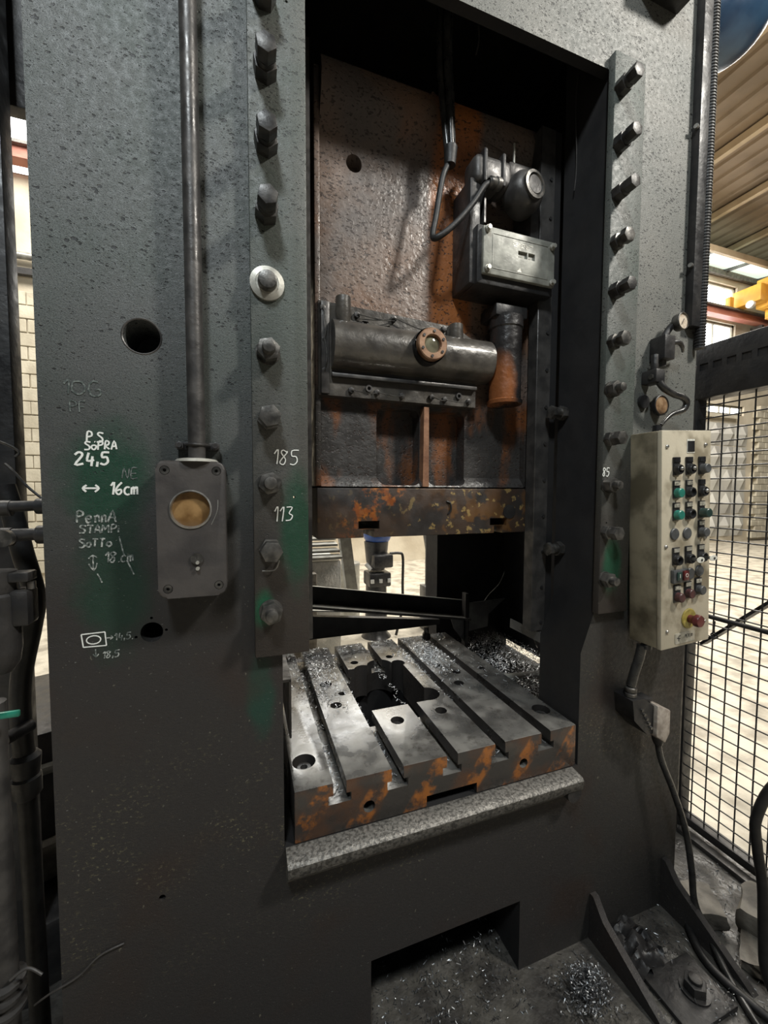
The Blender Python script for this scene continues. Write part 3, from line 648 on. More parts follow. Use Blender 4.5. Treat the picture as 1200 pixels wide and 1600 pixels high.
# chalk notes
write('chalk_note', 'P.S', -0.313, 1.651, 0.021, 'chalk', press, r=0.0017, wide=0.95, label='white note P.S')
write('chalk_note', 'SoPRA', -0.316, 1.634, 0.0175, 'chalk', press, r=0.0016, rise=0.06, label='white note SOPRA')
write('chalk_note', '24,5', -0.334, 1.602, 0.026, 'chalk', press, r=0.0022, rise=0.05, label='white note 24,5')
write('chalk_note', '< 16cm', -0.322, 1.541, 0.026, 'chalk', press, r=0.0019, wide=0.86, jit=0.012, label='white note double arrow 16 cm')
write('chalk_note', 'PennA', -0.336, 1.482, 0.024, 'chalk_faint', press, r=0.0018, label='smeared note PENNA')
write('chalk_note', 'STAMPi', -0.330, 1.459, 0.017, 'chalk_faint', press, r=0.0016, wide=1.1, label='smeared note STAMPI')
write('chalk_note', 'SoTTo', -0.332, 1.429, 0.018, 'chalk_faint', press, r=0.0017, label='smeared note SOTTO')
write('chalk_note', '18.cm', -0.286, 1.395, 0.022, 'chalk_faint', press, r=0.0015, wide=0.95, label='smeared note up-down arrow 18. cm',
      extra=[[(-0.315, 1.405), (-0.307, 1.412), (-0.300, 1.406)], [(-0.307, 1.412), (-0.307, 1.382)], [(-0.315, 1.394), (-0.306, 1.378), (-0.300, 1.395)], [(-0.300, 1.372), (-0.292, 1.352)], [(-0.258, 1.45), (-0.250, 1.41)], [(-0.245, 1.398), (-0.232, 1.366)]])
write('chalk_note', '>14,5.', -0.288, 1.223, 0.015, 'chalk_faint', press, r=0.0012, label='white sketch of a rectangle with a circle, arrow 14,5')
write('chalk_note', '18,5', -0.296, 1.186, 0.015, 'chalk_faint', press, r=0.0012, label='note arrow down 18,5', extra=[[(-0.308, 1.208), (-0.308, 1.193)], [(-0.313, 1.198), (-0.308, 1.191), (-0.303, 1.197)]])
q = MB()
for st in ([(-0.333, 1.243), (-0.290, 1.244)], [(-0.290, 1.244), (-0.288, 1.214)], [(-0.288, 1.214), (-0.330, 1.215)], [(-0.330, 1.215), (-0.333, 1.243)],
           [(-0.311+0.013*math.cos(a*math.pi/8), 1.229+0.009*math.sin(a*math.pi/8)) for a in range(17)]):
    q.tube([(u, -0.0008, v) for u, v in st], 0.0014, 6, 1, flat=(0, 1, 0))
q.build('chalk_sketch', 'chalk', press, label='white chalk sketch of a rectangle around an oval')
write('chalk_note', '1OG', -0.348, 1.747, 0.030, 'chalk_ghost', press, r=0.0016, wide=1.1, slant=0, label='nearly rubbed-out figures 10G')
write('chalk_note', 'PF', -0.340, 1.712, 0.022, 'chalk_ghost', press, r=0.0013, wide=1.1, slant=0, label='nearly rubbed-out letters')
write('chalk_note', 'NE', -0.249, 1.576, 0.022, 'chalk_ghost', press, r=0.0012, wide=1.0, slant=0.1, label='nearly rubbed-out letters NE')
write('chalk_note', '185', 0.064, 1.612, 0.034, 'chalk', gl, y=-0.0262, r=0.0013, wide=0.95, label='white figures 185')
write('chalk_note', '113', 0.062, 1.478, 0.034, 'chalk', gl, y=-0.0262, r=0.0013, wide=0.95, label='white figures 113')
write('chalk_note', '85', 1.075, 1.600, 0.026, 'chalk', gr, y=-0.0262, r=0.0014, wide=0.8, label='white figures 85')

# ------------------------------------------------------------------ ram
ram = empty('press_ram', (0.62, 0.5, 1.397), None, 'rust-brown pitted press ram hanging between the uprights above the bolster', 'press ram')
rp = MB().box(0.2135, 1.030, 0.25, 0.85, 1.397, 1.560, 0.004, 2).build('ram_plate', 'ram_front', ram, label='ram bottom plate with worn orange stripes')
def tslot_y(x, z0, z1, y0, y1): return [MB().box(x-0.016, x+0.016, y0, y1, z0, z1)]
cuts = []
for x in (0.384, 0.884):
    cuts += [MB().box(x-0.019, x+0.019, 0.1, 0.95, 1.36, 1.425), MB().box(x-0.036, x+0.036, 0.1, 0.95, 1.4251, 1.452)]
cut(rp, cuts)
MB().box(0.2135, 1.030, 0.36, 0.85, 1.561, 2.75).build('ram_body', 'rust', ram)
# web surface with rounded shoulders: profile in YZ extruded along X
wbm = MB()
wbm.prism([(0.36, 1.565), (0.275, 1.565), (0.282, 1.58), (0.30, 1.60), (0.30, 2.60), (0.285, 2.68), (0.25, 2.74), (0.235, 2.80), (0.25, 2.85), (0.30, 2.875), (0.36, 2.88)], 'x', 0.232, 1.012)
web = wbm.build('ram_web', 'rust', ram)
def rr(x0, x1, z0, z1, r):
    P = []
    for cx, cz, a in ((x1-r, z1-r, 0), (x0+r, z1-r, 90), (x0+r, z0+r, 180), (x1-r, z0+r, 270)):
        for i in range(7): P.append((cx+r*math.cos(math.radians(a+15*i)), cz+r*math.sin(math.radians(a+15*i))))
    return P
cut(web, [MB().cyl((0.347, 0.2, 2.602), (0.347, 0.35, 2.602), 0.026, seg=28), MB().prism(rr(0.425, 0.584, 1.570, 1.835, 0.03), 'y', 0.2, 0.357), MB().prism(rr(0.609, 0.765, 1.570, 1.835, 0.03), 'y', 0.2, 0.357)])
MB().box(0.2136, 0.2315, 0.272, 0.359, 1.565, 2.84, 0.004).build('side_flange', 'rust', ram)
MB().box(1.0125, 1.0299, 0.272, 0.359, 1.565, 2.84, 0.004).build('side_flange', 'rust', ram)
MB().prism([(0.585, 1.566), (0.608, 1.566), (0.606, 1.84), (0.588, 1.84)], 'y', 0.268, 0.356).build('centre_rib', simple('rusty_rib', (0.20, 0.10, 0.06), (0.32, 0.17, 0.10), 25, 0.4, 0.1, 0.001), ram)
MB().cyl((0.93, 0.252, 1.475), (0.93, 0.247, 1.475), 0.026, seg=32).build('plug', 'black_oil', ram)
MB().tube([(0.668, 0.2485, 1.515), (0.682, 0.246, 1.508), (0.684, 0.246, 1.485), (0.674, 0.2485, 1.470)], 0.003, 8).build('scar', 'black_oil', ram)
# sloping rib of the upper right
MB().tube([(0.60, 0.262, 2.86), (0.72, 0.268, 2.775), (0.86, 0.275, 2.735), (0.985, 0.285, 2.70)], 0.02, 12, 5, radii=[0.010, 0.024, 0.030, 0.020]).build('casting_ridge', 'rust', ram)
# oil cylinder cover
cov = empty('cylinder_cover', (0.5, 0.26, 1.850), None, 'dark greasy bolted cover with a horizontal cylinder and a round sight glass, on the ram', 'machine cover')
MB().prism([(0.222, 2.140), (0.222, 1.852), (0.786, 1.850), (0.786, 2.080), (0.700, 2.122)], 'y', 0.262, 0.2985).build('flange_plate', 'greasy', cov)
cy = MB(); n = 20; prof = [(0.262+0.0, 0)]
cy.prism([(0.2625, 1.934)]+[(0.262-0.066*math.sin(math.pi*i/n), 2.010-0.074*math.cos(math.pi*i/n)) for i in range(n+1)]+[(0.2625, 2.086)], 'x', 0.262, 0.828)
cy.build('cylinder_barrel', 'greasy', cov)
MB().box(0.262, 0.782, 0.245, 0.2619, 1.908, 1.920, 0.002).build('bottom_bead', 'gunmetal', cov)
MB().box(0.229, 0.256, 0.252, 0.2619, 1.855, 2.137, 0.003).build('side_bead', 'gunmetal', cov)
for cx, cz in ((0.300, 2.105), (0.700, 2.075)):
    MB().lathe([(0.0, -0.06), (0.014, -0.055), (0.026, 0.0), (0.024, 0.05), (0.0, 0.055)], (cx, 0.255, cz), (0, 0, 1), 20).build('lug', 'greasy', cov)
sx, sz = 0.566, 2.014
rg = MB().lathe([(0.028, 0.0), (0.050, 0.0), (0.050, 0.018), (0.047, 0.021), (0.030, 0.021), (0.027, 0.015), (0.027, 0.0)], (sx, 0.178, sz), (0, -1, 0), 40).build('sight_ring', 'copper_ring', cov, label='copper-coloured ring of the sight glass')
MB().lathe([(0.055, 0.02), (0.056, -0.05), (0.0, -0.05), (0.0, 0.0)], (sx, 0.195, sz), (0, -1, 0), 32).build('sight_neck', 'black_oil', cov)
MB().lathe([(0.0, 0.014), (0.015, 0.012), (0.0268, 0.008), (0.0268, 0.0), (0.0, 0.0)], (sx, 0.176, sz), (0, -1, 0), 32).build('sight_lens', 'sight_clear', cov)
for i in range(6):
    a = math.radians(25+60*i)
    MB().cyl((sx+0.039*math.cos(a), 0.157, sz+0.039*math.sin(a)), (sx+0.039*math.cos(a), 0.154, sz+0.039*math.sin(a)), 0.0045, seg=12).build('ring_screw', 'black_oil', rg)
hexm = None
spots = [(0.236, 2.115), (0.240, 2.02), (0.240, 1.925), (0.326, 1.872), (0.412, 1.872), (0.500, 1.868), (0.610, 1.872), (0.660, 1.868), (0.755, 1.868), (0.345, 2.110), (0.470, 2.115), (0.655, 2.108)]
for x, z in spots:
    if hexm is None:
        hexm = MB().cyl((0, 0, 0), (0, -0.010, 0), 0.0105, 0.010, 6, 0.001).build('cover_bolt', 'gunmetal', cov, org=(0, 0, 0)); hexm.location = Vector((x, 0.2618, z))-ORG[cov.name]
    else: inst(hexm, cov, (x, 0.2618, z))
for x, z in ((0.385, 1.882), (0.715, 1.884), (0.372, 2.087)):
    MB().lathe([(0.005, 0.0), (0.011, 0.0), (0.011, 0.009), (0.006, 0.009), (0.005, 0.002)], (x, 0.2618, z), (0, -1, 0), 18).build('socket_plug', 'gunmetal', cov)
for a, b_ in (((0.236, 2.115), (0.240, 2.02)), ((0.240, 2.02), (0.240, 1.925)), ((0.326, 1.872), (0.412, 1.868)), ((0.412, 1.872), (0.500, 1.866)), ((0.610, 1.872), (0.660, 1.864)), ((0.66, 1.866), (0.755, 1.868)), ((0.345, 2.110), (0.470, 2.105)), ((0.470, 2.115), (0.60, 2.085)), ((0.345, 2.095), (0.470, 2.115))):
    MB().tube([(a[0], 0.249, a[1]), ((a[0]+b_[0])/2+0.006, 0.246, (a[1]+b_[1])/2-0.006), (b_[0], 0.249, b_[1])], 0.0018, 6, 4).build('lock_wire', 'bolt', cov)
# vertical cylinder under the counter box
vc = empty('balance_cylinder', (0.89, 0.27, 1.86), None, 'upright dark cylinder with rusty orange patch below the counter box', 'cylinder')
rustcyl, nt_, b_ = new_mat('black_and_orange_cylinder_paint'); k_ = NT(nt_)
k_.l(k_.mix(k_.blob((0.845, 0, 1.91), (0.05, 1, 0.11)), (0.022, 0.020, 0.020), (0.24, 0.085, 0.03)), b_.inputs['Base Color'])
k_.l(k_.step(k_.noise(30, 3), 0.3, 0.7, 0.22, 0.4), b_.inputs['Roughness']); k_.l(k_.bump(k_.noise(40, 3), 0.003), b_.inputs['Normal'])
MB().lathe([(0.0, 0), (0.060, 0), (0.062, 0.012), (0.056, 0.016), (0.056, 0.26), (0.060, 0.265), (0.060, 0.30), (0, 0.30)], (0.89, 0.235, 1.862), (0, 0, 1), 32).build('barrel', rustcyl, vc)
MB().box(0.825, 0.955, 0.20, 0.299, 2.160, 2.200, 0.004).build('top_block', 'black_oil', vc)

# counter box -----------------------------------------------------
ct = empty('counter_box', (0.88, 0.22, 2.23), None, 'pale grey position counter box with two small windows, high beside the ram', 'counter')
MB().box(0.725, 1.030, 0.165, 0.296, 2.232, 2.420, 0.006).build('housing', 'black_oil', ct)
cp = MB().box(0.738, 1.024, 0.150, 0.1645, 2.258, 2.408, 0.004).build('cover_plate', 'counter', ct)
cut(cp, [MB().box(0.872, 0.909, 0.1, 0.158, 2.330, 2.352), MB().box(0.9125, 0.940, 0.1, 0.158, 2.330, 2.352)])
MB().box(0.873, 0.939, 0.1582, 0.160, 2.330, 2.352).build('digit_wheel', 'black_plastic', ct)
MB().box(0.878, 0.895, 0.156, 0.1581, 2.330, 2.338).build('digit', 'tag', ct); MB().box(0.916, 0.926, 0.156, 0.1581, 2.330, 2.338).build('digit', 'tag', ct)
rimm = MB()
for a in ((0.772, 0.995, 2.278, 2.2795), (0.772, 0.995, 2.387, 2.3885)): rimm.box(a[0], a[1], 0.1485, 0.1500, a[2], a[3])
for a in (0.772, 0.9935): rimm.box(a, a+0.0015, 0.1485, 0.1500, 2.2795, 2.387)
rimm.build('raised_border', 'counter', ct)
for i, z in enumerate((2.373, 2.3675, 2.362)):
    for j in range(14 - i*2):
        if (j*7+i*3) % 5: MB().box(0.846+j*0.0062+i*0.004, 0.850+j*0.0062+i*0.004, 0.1494, 0.1500, z, z+0.0035).build('engraving_mark', 'washer', ct)
for x, z in ((0.752, 2.396), (1.010, 2.388), (0.752, 2.272), (1.010, 2.268)):
    q = MB(); q.cyl((x, 0.150, z), (x, 0.142, z), 0.0105, seg=20, bev=0.001); q.cyl((x, 0.142, z), (x, 0.134, z), 0.008, seg=6); q.build('cover_screw', 'washer', ct)
MB().prism([(0.868+0.0, 2.283), (0.886, 2.283), (0.880, 2.296)], 'y', 0.1490, 0.1499).build('arrow_mark', 'washer', ct)
MB().box(0.705, 0.745, 0.18, 0.298, 2.235, 2.57, 0.005).build('bracket_plate', 'black_oil', ct)
MB().box(0.752, 0.758, 0.17, 0.298, 2.43, 2.57).build('bracket_rib', 'gunmetal', ct)
MB().box(0.960, 0.995, 0.20, 0.298, 2.405, 2.60, 0.003).build('bracket_plate', 'gunmetal', ct)
# round connector head above
ch = empty('junction_housing', (0.87, 0.2, 2.50), None, 'round grey cable connector head above the counter box', 'connector')
MB().lathe([(0.0, 0.0), (0.066, 0.0), (0.070, 0.02), (0.066, 0.055), (0.052, 0.075), (0.044, 0.080), (0.0, 0.080)], (0.905, 0.215, 2.560), (0.15, -1, 0.0), 36).build('round_body', 'gunmetal', ch)
MB().lathe([(0.034, 0.0), (0.044, 0.0), (0.044, 0.010), (0.034, 0.012), (0.030, 0.004)], (0.917, 0.137, 2.562), (0.15, -1, 0), 32).build('front_ring', 'bolt', ch)
MB().lathe([(0.0, 0.0), (0.030, 0.0), (0.028, 0.010), (0.0, 0.010)], (0.917, 0.138, 2.562), (0.15, -1, 0), 32).build('front_disc', 'gunmetal', ch)
MB().box(0.715, 0.86, 0.165, 0.25, 2.555, 2.645, 0.02, 3).build('side_housing', 'gunmetal', ch)
for x in (0.742, 0.812): MB().box(x, x+0.014, 0.158, 0.251, 2.552, 2.656, 0.005).build('strap', 'black_oil', ch)
MB().box(0.86, 0.97, 0.19, 0.27, 2.62, 2.67, 0.01).build('top_block', 'gunmetal', ch)
MB().lathe([(0.012, 0.0), (0.019, 0.004), (0.019, 0.02), (0.015, 0.022), (0.017, 0.026), (0.017, 0.045), (0.011, 0.05)], (0.80, 0.155, 2.548), (-1, -0.15, -0.15), 20).build('cable_gland', 'bolt', ch)
MB().cyl((0.885, 0.20, 2.67), (0.885, 0.20, 2.735), 0.004, seg=8).build('top_pin', 'washer', ch)
# hoses in the opening
hb = empty('hose_bundle', (0.63, 0.2, 2.62), None, 'bundle of glossy black hoses hanging from the crown in front of the ram', 'hose')
for i, (dx, dy) in enumerate(((-0.012, 0), (0.004, 0.012), (0.016, -0.006), (0.004, -0.016))):
    MB().tube([(0.604+dx, 0.17+dy, 3.3), (0.606+dx, 0.19+dy, 2.95), (0.622+dx, 0.2+dy, 2.80), (0.640+dx*0.5, 0.2+dy*0.5, 2.62)], 0.011, 10, 6).build('hose', 'cable_gloss', hb)
MB().cyl((0.642, 0.2, 2.655), (0.640, 0.2, 2.60), 0.022, 0.018, 16).build('tape_wrap', 'rubber', hb)
hl = MB().tube([(0.634, 0.2, 2.605), (0.612, 0.198, 2.55), (0.590, 0.195, 2.43), (0.576, 0.19, 2.36), (0.590, 0.17, 2.352), (0.640, 0.16, 2.395), (0.70, 0.155, 2.468), (0.74, 0.150, 2.528), (0.775, 0.150, 2.545)], 0.0095, 10, 7)
hl.build('cable_loop', 'rubber', None, 'thin black cable dropping from the hose bundle and looping up to the connector head', 'cable')
MB().tube([(0.705, 0.15, 3.02), (0.71, 0.15, 2.96), (0.70, 0.15, 2.91)], 0.0025, 6).build('loose_wire', 'bolt', None, 'short pale wire end hanging in the dark under the crown', 'wire')
MB().tube([(1.086, 0.13, 2.96), (1.078, 0.13, 2.89), (1.080, 0.13, 2.80), (1.086, 0.13, 2.72), (1.087, 0.13, 2.64), (1.081, 0.13, 2.58)], 0.0018, 6).build('loose_wire', 'gunmetal', None, 'long thin wire hanging beside the inner edge of the right gib plate', 'wire')

# ------------------------------------------------------------------ bolster
bol = MB().box(0.108, 1.026, 0.0, 0.918, 0.6401, 0.780, 0.0045, 2).build('bolster_plate', 'bolster', None,
    'worn steel bolster plate with T-slots, a square centre hole and orange stripes', 'bolster')
SX = (0.2275, 0.3925, 0.564, 0.7295, 0.9025)
cuts = []
for i, x in enumerate(SX):
    segs = ((-0.1, 1.0),)
    for y0, y1 in segs:
        cuts.append(MB().prism([(x-0.018, 0.79), (x-0.018, 0.745), (x-0.031, 0.745), (x-0.031, 0.722), (x+0.031, 0.722), (x+0.031, 0.745), (x+0.018, 0.745), (x+0.018, 0.79)], 'y', y0, y1))
cuts.append(MB().box(0.392, 0.655, 0.300, 0.640, 0.5, 0.8))
cuts.append(MB().cyl((0.645, 0.345, 0.5), (0.645, 0.345, 0.8), 0.048, seg=28))
cuts.append(MB().cyl((0.475, 0.625, 0.5), (0.475, 0.625, 0.8), 0.040, seg=28))
cuts.append(MB().cyl((0.555, 0.640, 0.5), (0.555, 0.640, 0.8), 0.058, seg=28))
cuts.append(MB().cyl((0.640, 0.635, 0.5), (0.640, 0.635, 0.8), 0.030, seg=28))
for x, y, r_ in ((0.148, 0.111, 0.033), (0.980, 0.115, 0.031), (0.299, 0.375, 0.021), (0.641, 0.223, 0.021), (0.474, 0.216, 0.023), (0.454, 0.700, 0.018), (0.625, 0.710, 0.017), (0.842, 0.470, 0.018), (0.803, 0.381, 0.020), (0.966, 0.467, 0.014), (0.294, 0.543, 0.024), (0.338, 0.449, 0.014), (0.798, 0.557, 0.013)):
    cuts.append(MB().cyl((x, y, 0.74 if r_ > 0.022 else 0.70), (x, y, 0.80), r_, seg=28))
cuts.append(MB().cyl((0.309, -0.1, 0.690), (0.309, 0.12, 0.690), 0.0165, seg=24))
cuts.append(MB().cyl((0.817, -0.1, 0.696), (0.817, 0.12, 0.696), 0.0150, seg=24))
cuts.append(MB().box(0.482, 0.648, -0.1, 0.10, 0.630, 0.674))
cut(bol, cuts)
for i, (x, y) in enumerate(((0.148, 0.111), (0.980, 0.115), (0.474, 0.216), (0.294, 0.543))):
    q = MB(); q.lathe([(0.009, 0), (0.021, 0), (0.021, 0.022), (0.0195, 0.024), (0.0105, 0.024), (0.0095, 0.014), (0.0, 0.014)], (x, y, 0.7401), (0, 0, 1), 28)
    o = q.build('socket_bolt', 'gunmetal', bol)
# swarf heaps
def swarf(name, n, fn, size, label, mt='swarf'):
    rnd = random.Random(n); q = bmesh.new()
    for i in range(n):
        p = fn(rnd)
        if p is None: continue
        L = size*rnd.uniform(0.5, 1.6); wd = size*rnd.uniform(0.12, 0.3); cr_ = rnd.uniform(0.3, 1.5)/size*0.35
        R_ = Matrix.Rotation(rnd.uniform(0, 6.28), 3, 'Z') @ Matrix.Rotation(rnd.uniform(-0.7, 0.7), 3, 'X') @ Matrix.Rotation(rnd.uniform(-.7, .7), 3, 'Y')
        prev = None
        for j in range(5):
            a = (j/4-0.5)*L*cr_*2
            c = Vector((math.sin(a)/cr_*0.5, rnd.uniform(-.1, .1)*wd, (1-math.cos(a))/cr_*0.5+j*wd*0.15))
            A = q.verts.new(p + R_ @ (c+Vector((0, -wd/2, 0)))); B = q.verts.new(p + R_ @ (c+Vector((0, wd/2, 0))))
            if prev: q.faces.new((prev[0], prev[1], B, A))
            prev = (A, B)
    mb = MB(); mb.b.free(); mb.b = q
    o = mb.build(name, mt, None, label, 'metal chips', kind='stuff', smooth=False)
    return o
def on_bolster(rnd):
    k = rnd.random()
    if k < 0.40: x, y = rnd.gauss(0.78, 0.055), rnd.gauss(0.70, 0.09)
    elif k < 0.60: x, y = rnd.gauss(0.27, 0.05), rnd.gauss(0.63, 0.10)
    elif k < 0.74: x, y = rnd.choice(SX)+rnd.uniform(-.012, .012), rnd.uniform(0.02, 0.9); return Vector((x, y, rnd.uniform(0.724, 0.74)))
    elif k < 0.88: x, y = rnd.uniform(0.14, 1.0), rnd.gauss(0.86, 0.035)
    else: x, y = rnd.uniform(0.13, 1.0), rnd.uniform(0.3, 0.9)
    if not (0.12 < x < 1.01 and 0.03 < y < 0.91): return None
    if 0.38 < x < 0.68 and 0.29 < y < 0.70: return None
    if any(abs(x-s_) < 0.018 for s_ in SX): return Vector((x, y, 0.728+rnd.random()*0.03))
    h = 0.035*math.exp(-((x-0.79)/0.06)**2-((y-0.72)/0.08)**2) + 0.02*math.exp(-((x-0.28)/0.06)**2-((y-0.66)/0.08)**2)
    return Vector((x, y, 0.7815+rnd.random()*(h+0.002)))
swarf('metal_swarf', 5200, on_bolster, 0.0105, 'glittering metal swarf scattered over the bolster plate and in its slots')
def right_pile(rnd):
    x, y = rnd.uniform(1.05, 1.47), rnd.uniform(0.22, 1.03)
    return Vector((x, y, 0.603 + 0.05*max(0, math.sin((x-1.05)*7)) * rnd.random() + 0.04*rnd.random() + 0.05*(x-1.05)/0.42))
swarf('metal_swarf', 5500, right_pile, 0.012, 'bright heap of metal swarf on the ledge right of the bolster plate')
def pit_pile(rnd):
    x, y = rnd.uniform(0.33, 0.80), rnd.uniform(-0.10, 0.55)
    return Vector((x, y, 0.002 + max(0, 0.13-abs(x-0.66)*0.6)*rnd.random()*min(1, max(0, (y+0.1)*4))))
swarf('metal_swarf', 1700, pit_pile, 0.010, 'dim heap of metal swarf inside the low opening under the press bed', 'swarf_dull')
def gusset_pile(rnd):
    a, r_ = rnd.uniform(0, 6.28), abs(rnd.gauss(0, 0.5)); x, y = 0.965+0.10*r_*math.cos(a), -0.13+0.09*r_*math.sin(a)
    return Vector((x, min(y, -0.01), 0.003 + max(0, 0.10-r_*0.07)*rnd.random()))
swarf('metal_swarf', 1300, gusset_pile, 0.011, 'pointed heap of metal swarf on the floor left of the foot gusset', 'swarf_dull')
def cage_pile(rnd):
    x, y = rnd.uniform(1.15, 1.85), rnd.uniform(-0.75, 0.05)
    return Vector((x, y, 0.003 + 0.03*rnd.random()*mnoise.noise(Vector((x*5, y*5, 1)))**2*4))
swarf('metal_swarf', 1800, cage_pile, 0.010, 'metal swarf strewn over the oily floor between gussets and mesh cage', 'swarf_dull')
# small stud standing on the back of the bolster
st = empty('clamp_stud', (0.885, 0.86, 0.78), None, 'short steel stud standing in swarf at the back right of the bolster plate', 'stud')
MB().cyl((0.885, 0.86, 0.7801), (0.885, 0.86, 0.81), 0.022, 0.020, 20).build('collar', 'black_oil', st)
MB().cyl((0.885, 0.86, 0.81), (0.885, 0.86, 0.842), 0.0135, seg=20, bev=0.002).build('shank', 'bolt', st)

# rear: chute, beam, plates --------------------------------------
chu = empty('discharge_chute', (0.6, 0.97, 0.86), None, 'long dark sheet metal chute sloping across the opening behind the bolster', 'chute')
def slope_box(mb, x0, z0, x1, z1, y0, y1, t):
    mb.prism([(x0, z0), (x1, z1), (x1, z1+t), (x0, z0+t)], 'y', y0, y1); return mb
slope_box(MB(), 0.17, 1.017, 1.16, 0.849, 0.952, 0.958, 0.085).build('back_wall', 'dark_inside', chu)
slope_box(MB(), 0.17, 1.017, 1.16, 0.849, 0.874, 0.952, 0.003).build('chute_floor', 'galv', chu)
slope_box(MB(), 0.17, 1.011, 1.16, 0.843, 0.870, 0.8738, 0.012).build('front_lip', 'gunmetal', chu)
slope_box(MB(), 0.17, 1.103, 1.16, 0.935, 0.946, 0.958, 0.003).build('top_edge', 'galv', chu)
MB().prism([(0.06, 0.795), (1.035, 0.795), (1.035, 0.823), (0.06, 0.945)], 'y', 1.0, 1.035).build('cross_beam', 'black_oil', None, 'black steel beam spanning behind the bolster under the chute', 'beam')
slope_box(MB(), 0.17, 0.955, 0.52, 0.915, 1.0, 1.06, 0.006).build('rusty_strip', 'galv', None, 'short pale flat bar lying on the beam at the left end under the chute', 'metal strip')
gpl = empty('hanging_guard_plate', (1.2, 0.93, 0.78), None, 'grey tapered sheet metal guard hanging right of the chute end', 'guard')
MB().prism([(1.165, 0.935), (1.40, 0.940), (1.29, 0.86), (1.285, 0.79), (1.165, 0.775)], 'y', 0.90, 0.904).build('plate', 'grey_sheet', gpl)
MB().box(1.135, 1.155, 0.89, 0.93, 0.605, 0.99, 0.002).build('post', 'black_oil', gpl)
MB().prism([(1.05, 0.86), (1.134, 0.86), (1.134, 0.72), (1.07, 0.80)], 'y', 0.90, 0.904).build('plate', 'grey_sheet', gpl)
MB().tube([(1.32, 0.80, 1.12), (1.30, 0.82, 1.05), (1.26, 0.85, 0.99), (1.235, 0.86, 0.95)], 0.0022, 6).build('loose_wire', 'bolt', None, 'thin wire hanging over the grey guard plate behind the bolster', 'wire')
MB().tube([(1.30, 0.62, 0.92), (1.27, 0.52, 0.88), (1.22, 0.42, 0.86), (1.16, 0.36, 0.900)], 0.0022, 6).build('loose_wire', 'bolt', None, 'thin wire drooping to the drip tray right of the bolster', 'wire')
# drip tray under guide strip
tr = empty('drip_tray', (1.03, 0.3, 0.93), None, 'small bent sheet metal drip tray under the guide strip, right of the bolster', 'tray')
MB().box(1.039, 1.090, 0.195, 0.37, 0.985, 0.989).build('tray_floor', 'grey_sheet', tr)
MB().box(1.035, 1.0389, 0.195, 0.37, 0.985, 1.022).build('tray_side', 'grey_sheet', tr)
MB().box(1.035, 1.090, 0.191, 0.1949, 0.985, 1.026).build('tray_front', 'grey_sheet', tr)
# pipe in the swarf
pp = empty('scrap_pipe', (1.24, 0.5, 0.64), None, 'grey pipe lying across the swarf heap right of the bolster', 'pipe')
MB().cyl((1.06, 0.56, 0.672), (1.46, 0.50, 0.672), 0.019, seg=20).build('pipe', 'galv', pp)
MB().cyl((1.10, 0.554, 0.672), (1.135, 0.549, 0.672), 0.024, seg=20).build('collar', 'galv', pp)
# sheet metal leaf at left of bolster
lp = empty('bent_side_plate', (0.09, 0.3, 0.70), None, 'dark bent guide plate left of the bolster, half hidden by the left upright', 'plate')
MB().prism([(0.20, 0.98), (0.56, 0.98), (0.56, 0.885), (0.42, 0.80), (0.20, 0.80)], 'x', 0.118, 0.124).build('leaf', 'gunmetal', lp)
MB().box(0.090, 0.124, 0.20, 0.56, 0.976, 0.984).build('fold', 'gunmetal', lp)

# things seen through the opening --------------------------------
cv = empty('swarf_conveyor', (0.5, 2.6, 0), None, 'pale inclined conveyor with wavy grey plates behind the press opening', 'conveyor')
MB().box(-0.1, 0.80, 2.45, 3.05, 0.0, 0.93, 0.01).build('housing', 'white_sheet', cv)
for i in range(5): MB().prism([(2.40+i*0.09, 0.955+i*0.045), (2.52+i*0.09, 0.955+i*0.045), (2.52+i*0.09, 0.985+i*0.045), (2.40+i*0.09, 0.975+i*0.045)], 'x', -0.1, 0.80).build('apron_plate', 'galv', cv)
MB().bar((0.93, 2.55, 0.55), (0.80, 2.50, 1.45), 0.10, 0.09, (0, 1, 0)).build('side_rail', 'galv', cv)
MB().box(0.36, 0.56, 2.30, 2.44, 0.0, 0.86, 0.01).build('leg_box', 'stone', cv)
dr = empty('grey_drum', (1.12, 3.5, 0), None, 'grey metal drum standing behind the press between conveyor and robot', 'drum')
MB().lathe([(0, 0), (0.14, 0), (0.145, 0.02), (0.14, 0.04), (0.14, 0.66), (0.147, 0.68), (0.14, 0.70), (0, 0.70)], (1.15, 3.6, 0), (0, 0, 1), 32).build('drum_body', 'galv', dr)
rb = empty('welding_robot', (1.32, 3.0, 0), None, 'black and blue robot arm standing behind the press opening', 'robot')
MB().sphere((1.32, 3.0, 1.10), 0.15, 28, (1, 1, 0.9)).build('blue_shoulder', 'robot_blue', rb, label='blue domed shoulder')
MB().lathe([(0.0, 0.0), (0.09, 0.0), (0.11, 0.1), (0.13, 0.30), (0.0, 0.32)], (1.31, 3.0, 0.72), (0, 0.0, 1), 24).build('upper_arm', 'black_plastic', rb)
MB().box(1.23, 1.44, 2.82, 2.98, 0.76, 0.90, 0.02).build('drive_box', 'black_plastic', rb)
MB().box(1.20, 1.44, 2.88, 3.12, 0.55, 0.70, 0.02).build('turntable', 'black_plastic', rb)
for x in (1.21, 1.30, 1.39): MB().box(x, x+0.035, 2.86, 2.88, 0.60, 0.64, 0.003).build('clamp', 'white_sheet', rb)
MB().lathe([(0, 0), (0.16, 0), (0.12, 0.05), (0.11, 0.56), (0, 0.56)], (1.31, 3.0, 0), (0, 0, 1), 24).build('pedestal', 'black_plastic', rb)
